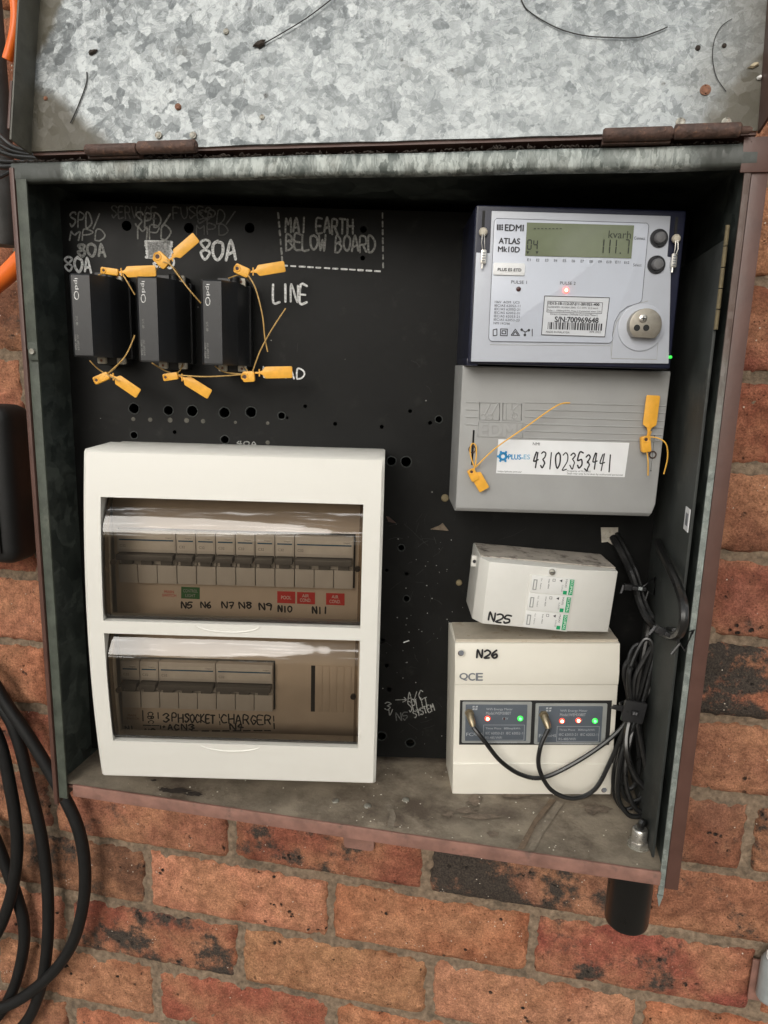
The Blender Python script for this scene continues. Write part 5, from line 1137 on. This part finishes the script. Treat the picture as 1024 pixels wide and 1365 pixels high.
A1 = emeter('slate energy meter with one red light and one green light', 158, 425, 699, 854, [(256, 761, 'r'), (319, 762, ''), (380, 761, 'g')], 196, 768)
A2 = emeter('slate energy meter with two red lights, beside the cable bundle', 432, 711, 705, 859, [(538, 770, 'r'), (600, 768, 'r'), (663, 770, 'g')], 480, 775)
B = B_plain
# ------------------------------------------------------------------ black leads, ties and gland
def cable(name, label, pts, r, mt='cable', cat='cable', group=None, n=8):
    P = smooth_pts(pts, 8); q = M(); q.tube(P, r, n); return single(q, name, mt, label, cat, P[0], group=group)
hB = .058
def bs(*pts): return [b3(*p) for p in pts]
c1 = [A1] + bs((646, 988, .066), (668, 1015, .064), (696, 1033, .062), (726, 1036, .061), (770, 1015, .060), (812, 986, .060), (836, 960, .059), (840, 940, .058), (838, 905, .056), (846, 876, .054), (860, 852, .053), (870, 862, .056), (860, 900, .058), (848, 940, .060),
                       (836, 970, .062), (828, 1000, .064), (823, 1028, .066), (832, 1050, .067), (846, 1047, .068), (852, 1020, .066), (850, 985, .062), (846, 950, .058), (850, 905, .052), (846, 882, .050), (836, 882, .050), (832, 900, .052), (838, 938, .055), (830, 985, .058), (819, 1025, .061), (819, 1058, .063), (831, 1078, .065), (846, 1074, .066), (855, 1055, .064))
cable('antenna_lead', 'thin black lead from the energy meter with a single red light, looped into the bundle', c1, .0020)
c2 = [A2] + bs((720, 998, .066), (719, 1025, .066), (735, 1053, .067), (764, 1064, .068), (793, 1052, .066), (815, 1012, .064), (834, 968, .063), (843, 945, .0625), (846, 905, .060), (858, 880, .057), (872, 858, .055), (877, 862, .057), (868, 895, .060), (856, 940, .063),
                       (838, 985, .066), (828, 1030, .069), (830, 1056, .070), (840, 1068, .071), (854, 1064, .072), (860, 1050, .071), (858, 1010, .068), (850, 968, .066), (843, 945, .064), (838, 900, .060), (842, 890, .058))
cable('antenna_lead', 'thin black lead from the energy meter with two red lights, looped into the bundle', c2, .0020)
GP = Z(851, 1127, FZ); Gl = BF.inverted() @ GP
c3 = bs((866, 826, .05), (864, 840, .05), (856, 882, .054), (846, 935, .057), (836, 975, .066), (836, 1003, .072), (846, 1034, .075), (868, 1060, .080), (873, 1078, .086), (860, 1096, .094)) + [(Gl.x + .001, Gl.y, FZ + .022), (Gl.x, Gl.y, FZ + .014)]
cable('power_cable', 'black cable running from the bundle down into the metal gland', c3, .0028)
c4 = bs((862, 842, .050), (868, 858, .054), (880, 868, .058), (882, 890, .060), (866, 920, .060), (850, 948, .060), (842, 980, .066), (834, 1020, .072), (836, 1052, .076), (848, 1078, .080), (862, 1082, .082), (868, 1060, .080), (860, 1015, .074), (850, 965, .066), (852, 930, .058), (862, 890, .054), (860, 862, .050), (846, 862, .048), (838, 884, .050), (840, 930, .056), (838, 970, .064), (826, 1020, .070), (824, 1062, .074), (838, 1086, .078), (856, 1088, .080))
cable('power_cable', 'long black cable coiled in several loops under the square tie mount', c4, .0022)
cable('power_cable', 'black cable slanting down beside the inner cabinet wall behind the bundle', bs((848, 925, .052), (852, 965, .060), (860, 1016, .066), (869, 1055, .070), (882, 1080, .074)), .0022)
def bx(px, py, x):                                   # on a vertical plane just inside the right liner
    d = ray(px, py); P = CAM + d * ((x - CAM.x) / d.x); return tuple(BF.inverted() @ P)
up_ = bs((817, 716, .003), (824, 728, .012), (834, 748, .022), (842, 766, .032), (848, 784, .036), (853, 803, .040), (864, 826, .050), (878, 840, .062)) + [bx(893, 847, .6690), bx(905, 845, .6700), bx(911, 830, .6705), bx(911, 806, .6705), bx(904, 782, .6705), bx(893, 758, .6705), bx(883, 738, .6710), bx(877, 722, .6730)]
cable('power_cable', 'thick black cable looping from the torn paper patch towards the right cabinet wall', up_, .0034)
cable('power_cable', 'thinner black cable strapped alongside the looping thick cable', [(a + .004, b + .002, c + .003) for a, b, c in up_[:9]], .0020)
def tie_mount(label, px, py, h, ang, sz=.0095, square=True):
    u, v = B(px, py, h); t = thing('cable_tie_mount', label, 'cable tie', (u, -h, v), roll=R_(ang))
    m = M(); hole = [(u - .0028, v - .0022), (u + .0028, v - .0022), (u + .0028, v + .0022), (u - .0028, v + .0022)]
    m.prism(rrect(u - sz, u + sz, v - sz, v + sz, .0012), h - .0016, h + .0012); pl_ = m.build('mount_plate', 'tie', t, bevel=.0004)
    q = M(); q.prism(hole, h + .0012, h + .0032); q.build('tie_head', 'fuseside', t, bevel=.0004)
    q = M(); q.bb(u - .0018, u - .0004, v - .0012, v + .0012, h + .0032, h + .0035); q.bb(u + .0004, u + .0018, v - .0012, v + .0012, h + .0032, h + .0035); q.build('tie_ratchet', 'btn', t)
    for s in (-1, 1):
        q = M(); q.flat(circle(u + s * sz * .62, v, .0012, 10), h + .0014); q.build('mount_hole', 'innerdark', pl_)
    q = M(); q.prism([(u - sz - .0095, v - .0012), (u - sz + .001, v - .0025), (u - sz + .001, v + .0025), (u - sz - .0075, v + .0022)], h - .004, h - .0018); q.build('tie_tail', 'tie', t, bevel=.0003)
    q = M(); q.tube([(u + sz * .9 * math.cos(a), -h + .009 + .009 * math.sin(a), v) for a in [math.pi * 2 * k / 20 for k in range(20)]], .0012, 6, closed=True); q.build('tie_loop', 'tie', t)
    return t
tie_mount('square black tie mount strapped round the bundle of leads next to the energy meters', 845, 949, .074, 8)
def tie_saddle(label, px, py, h, ang):
    u, v = B(px, py, h); t = thing('cable_tie', label, 'cable tie', (u, -h, v), roll=R_(ang))
    q = M(); q.bb(u - .006, u + .006, v - .0016, v + .0016, h - .001, h + .0050); q.build('strap', 'tie', t, bevel=.0006)
    q = M(); tri = [(u + .004, v + .001), (u + .0135, v + .0105), (u + .0155, v - .0055)]
    q.tube([(a, -h, b) for a, b in tri], .0012, 6, closed=True); q.tube([(u + .010, -h, v - .002), (u + .0085, -h, v - .0125)], .001, 6); q.build('saddle', 'tie', t)
    q = M(); q.bb(u - .0125, u - .006, v - .0024, v + .0028, h, h + .0045); q.build('tie_head', 'tie', t, bevel=.0006)
    q = M(); q.prism([(u - .0145, v - .0065), (u - .0132, v - .0065), (u - .0118, v + .001), (u - .0135, v + .001)], h, h + .001); q.build('tie_tail', 'btn', t)
    q = M(); q.bb(u - .0012, u + .0022, v - .0008, v + .0022, h + .0050, h + .0062); q.build('strap_shine', 'greypvc', t, bevel=.0004)
    return t
tie_saddle('black cable tie round the cable beside the N25 box', 850, 783, .040, 4); tie_saddle('black cable tie where the cable meets the right cabinet wall', 893, 846, -bx(893, 846, .667)[1], 25)
# metal gland on the floor
gl = thing('cable_gland', 'nickel cable gland standing on the cabinet floor', 'cable gland', GP, board=False)
q = M(); q.tube([GP + Vector((0, 0, z)) for z in (0, .0012, .0013)], .009, 24, rr=[.0088, .0088, .0074]); q.build('washer', 'rivet', gl)
q = M(); q.tube([GP + Vector((0, 0, z)) for z in (.0012, .0050)], .0078, 6); q.build('lock_nut', 'steel', gl, bevel=.0004)
q = M(); q.tube([GP + Vector((0, 0, z)) for z in (.0050, .0052, .0145, .0158, .0160)], .006, 24, rr=[.0060, .0062, .0062, .0054, .0034]); q.build('sleeve', 'steel', gl)
# conduit under the floor
PT = Z(839, 1200, .030); yc = GP.y + .01
Pc = W(839, 1195, yc); r_ = abs(W(870, 1195, yc).x - W(809, 1195, yc).x) / 2; zb = W(839, 1240, yc - r_ * .6).z
q = M(); C0 = Vector((Pc.x, yc, FZ - .0045))
q.tube([C0, Vector((Pc.x - .0005, yc, zb + .003)), Vector((Pc.x - .0005, yc, zb)), Vector((Pc.x - .0005, yc, zb + .0006))], r_, 32, rr=[r_, r_ * .985, r_ * .94, r_ * .3])
single(q, 'conduit_stub', 'pvc', 'short black plastic conduit stub hanging under the cabinet floor', 'conduit', C0, board=False)

# ------------------------------------------------------------------ things on the wall around the cabinet
cy = -.024
def ws(y, *pts): return [W(px, py, y) for px, py in pts]
D = ws(cy - .004, (-70, 850), (-20, 895), (10, 940), (45, 992), (80, 1052), (103, 1100), (113, 1150), (111, 1206), (94, 1263), (58, 1308), (5, 1342), (-60, 1345), (-110, 1270), (-120, 1130), (-95, 1000), (-60, 930))
Cc = ws(cy + .003, (-25, 915), (5, 945), (24, 985), (40, 1050), (56, 1119), (64, 1192), (63, 1262), (53, 1322), (30, 1368), (-20, 1400), (-85, 1380), (-115, 1290), (-120, 1160), (-90, 1030), (-50, 960))
A_ = ws(cy - .006, (-22, 955), (0, 990), (14, 1050), (22, 1104), (22, 1150), (12, 1204), (-12, 1255), (-60, 1280), (-95, 1200), (-80, 1080))
E_ = ws(cy + .008, (-40, 1060), (-10, 1110), (10, 1160), (24, 1200), (32, 1232), (31, 1268), (18, 1318), (-8, 1360), (-50, 1375))
q = M(); q.tube(smooth_pts(D + Cc + A_ + E_, 7), .0073, 14)
single(q, 'coiled_cable', 'rubber', 'thick black rubber cable hanging in coils on the brick wall', 'cable', W(0, 1345, 0), board=False)
q = M(); q.tube(smooth_pts(ws(-.115, (-60, 410), (-25, 392), (0, 374), (18, 358), (34, 340), (45, 322)), 8), .0085, 16)
single(q, 'orange_conduit', 'orange', 'orange flexible conduit passing behind the left cabinet edge', 'conduit', W(0, 374, 0), board=False)
q = M(); q.tube(smooth_pts(ws(-.10, (10, -60), (16, -20), (21, 8), (20, 40), (10, 80)), 8), .0045, 12)
single(q, 'orange_cable', 'orange', 'orange cable running up behind the raised lid', 'cable', W(20, 20, 0), board=False)
for i, (y0, y1, y2) in enumerate(((176, 200, 205), (190, 206, 209), (200, 212, 213), (214, 220, 217), (222, 226, 220), (238, 232, 224))):
    q = M(); q.tube(smooth_pts(ws(-.16, (-60, y0 - 8), (-10, y0), (18, y1 - 4), (48, y2 - 2), (90, y2)), 6), .0016 if i % 2 else .0020, 8)
    single(q, 'wire', 'cable', 'thin black wire running to the cabinet corner below the lid', 'wire', W(0, y0, -.16), board=False, group='black wires at the hinge gap')
q = M(); P = W(-14, 90, -.05); q.tube([(P.x - .002, -.05, 1.0), (P.x, -.05, .62), (P.x, -.05, .545), (P.x, -.05, .540)], .016, 24, rr=[.016, .016, .016, .014])
gc = single(q, 'grey_conduit', 'darkgrey', 'dark grey vertical conduit beside the lid', 'conduit', (P.x, 0, .54), board=False)
# rounded matt black block against the wall left of the cabinet
P0 = W(24, 548, -.05); P1 = W(30, 750, -.05); bt_ = thing('black_block', 'matt black rounded block on the bricks left of the cabinet', 'box', (P1.x - .05, 0, P1.z), board=False)
m = M(); m.box(P1.x - .14, P1.x - .006, -.055, -.003, P1.z - .005, P0.z + .005); m.build('case', 'blackblock', bt_, bevel=.02, seg=5)
m = M(); m.box(P1.x - .13, P1.x - .02, -.058, -.0555, P1.z + .01, P0.z - .012); m.build('cover', 'blackblock', bt_, bevel=.001)
# grey fitting at the right edge
P = W(1030, 1308, -.02); ft = thing('grey_fitting', 'pale grey plastic cable fitting on the bricks below the cabinet corner', 'fitting', (P.x, 0, P.z), board=False)
q = M(); q.tube([(P.x, -.016, P.z - .026), (P.x, -.016, P.z - .023), (P.x, -.016, P.z + .020), (P.x, -.016, P.z + .024)], .012, 20, rr=[.010, .0122, .0122, .010]); q.build('body', 'greypvc', ft)
q = M(); q.tube([(P.x - .002, -.016, P.z + .0235), (P.x - .002, -.016, P.z + .030)], .006, 12); q.build('nozzle', 'paper', ft)
q = M(); q.bb(P.x - .016, P.x + .016, P.z - .04, P.z + .01, .003, .006) ; q.build('back_plate', 'pink', ft, bevel=.003)
# wall bracket under the cabinet lip
P = W(480, 1128, -.008); q = M(); q.prism(rrect(P.x - .020, P.x + .016, P.z - .006, P.z + .012, .005), .003, .006); bk = single(q, 'wall_bracket', 'pink', 'small pink-brown fixing strap peeping out below the cabinet lip', 'bracket', (P.x, -.003, P.z), board=False)

# ------------------------------------------------------------------ litter on the lid and the rail
def hairline(label, pts, r=.00035, mt='hair'):
    P = [LW(*L(x, y, .0016), .0016) for x, y in pts]; q = M(); q.tube(smooth_pts(P, 8), r, 5); return single(q, 'cobweb_strand', mt, label, 'cobweb', P[0], board=False)
hairline('long dark strand clinging to the lid, with a dirt lump at its end', [(352, 58), (380, 42), (412, 22), (446, -4)], .0004)
hairline('curved dark strand on the lid between the two hinges', [(694, -4), (704, 14), (740, 36), (776, 47), (812, 50), (850, 50), (876, 42), (890, 36)], .0004)
hairline('fine bowed hair on the lid beside the rusty rivet', [(976, 25), (962, 35), (953, 52), (950, 75), (955, 102), (968, 122)], .00025)
hairline('short dark strand hanging on the lid near its left flange', [(116, 96), (115, 112), (104, 142), (94, 164)], .00045)
def lump(name, label, cat, px, py, sx, sy, mt, ang=0, seed=0):
    x, s = L(px, py); n = 14; q = M(); ring = []
    rnd = random.Random(seed); c, sn = math.cos(ang), math.sin(ang); out = []
    for k in range(n):
        a = 2 * math.pi * k / n; r = rnd.uniform(.7, 1.15); p, o = sx * r * math.cos(a), sy * r * math.sin(a); out.append((p * c - o * sn, p * sn + o * c))
    q.v += [LW(x + a, s + b, .0012) for a, b in out] + [LW(x + a * .6, s + b * .6, .0028) for a, b in out]
    q.f += [tuple(range(n, 2 * n))] + [(k, (k + 1) % n, (k + 1) % n + n, k + n) for k in range(n)]
    return single(q, name, mt, label, cat, LW(x, s, 0), board=False)
lump('dirt_lump', 'dark dirt lump at the end of the long strand on the lid', 'dirt', 347, 60, .0052, .0026, 'debris', .35, 1)
lump('dirt_lump', 'grey dirt lump on the lid above the short dark strand', 'dirt', 125, 71, .0038, .0020, 'debris', .3, 2)
lump('dry_leaf', 'small dry pale leaf stuck to the lid corner', 'leaf', 1004, 89, .0040, .0014, 'leaf', .4, 3)
lump('paint_chip', 'tiny white chip stuck on the dark lid corner', 'paint chip', 1012, 105, .0017, .0017, 'paper', .4, 4)
q = M(); rnd = random.Random(8)
for k in range(420):
    x = X0 + rnd.random() ** (1 if k % 2 else 1.6) * (X1 - X0); d = rnd.uniform(.0006, .0022) * (1.6 if .27 < x < .31 or .50 < x < .56 else 1); y = rnd.uniform(-.201, -.196); z = .5762 + rnd.uniform(0, .0007)
    a = rnd.uniform(0, 3.14); q.tube([(x - d * math.cos(a), y - d * .5 * math.sin(a), z), (x, y, z + d * rnd.uniform(.2, .9)), (x + d * math.cos(a), y + d * .5 * math.sin(a), z + rnd.uniform(-.0005, .001))], .0004, 4)
tag(single(q, 'rail_litter', 'debris', 'dark plant litter lying along the cabinet top rail', 'litter', (.42, -.2, .5765), board=False), None, None, kind='stuff')
q = M()
for k in range(110):
    x = rnd.uniform(X0 + .02, X1 - .02); y = FY + .004 + rnd.random() ** 1.5 * .10; z = FZ + .0009; d = rnd.uniform(.0003, .0009)
    q.add([(x - d, y, z), (x, y - d, z), (x + d, y + d * .3, z), (x, y, z + d)], [(0, 1, 3), (1, 2, 3), (2, 0, 3), (0, 2, 1)])
tag(single(q, 'floor_grit', 'debrispale', 'pale grit scattered over the cabinet floor', 'grit', (.42, -.15, FZ), board=False), None, None, kind='stuff')
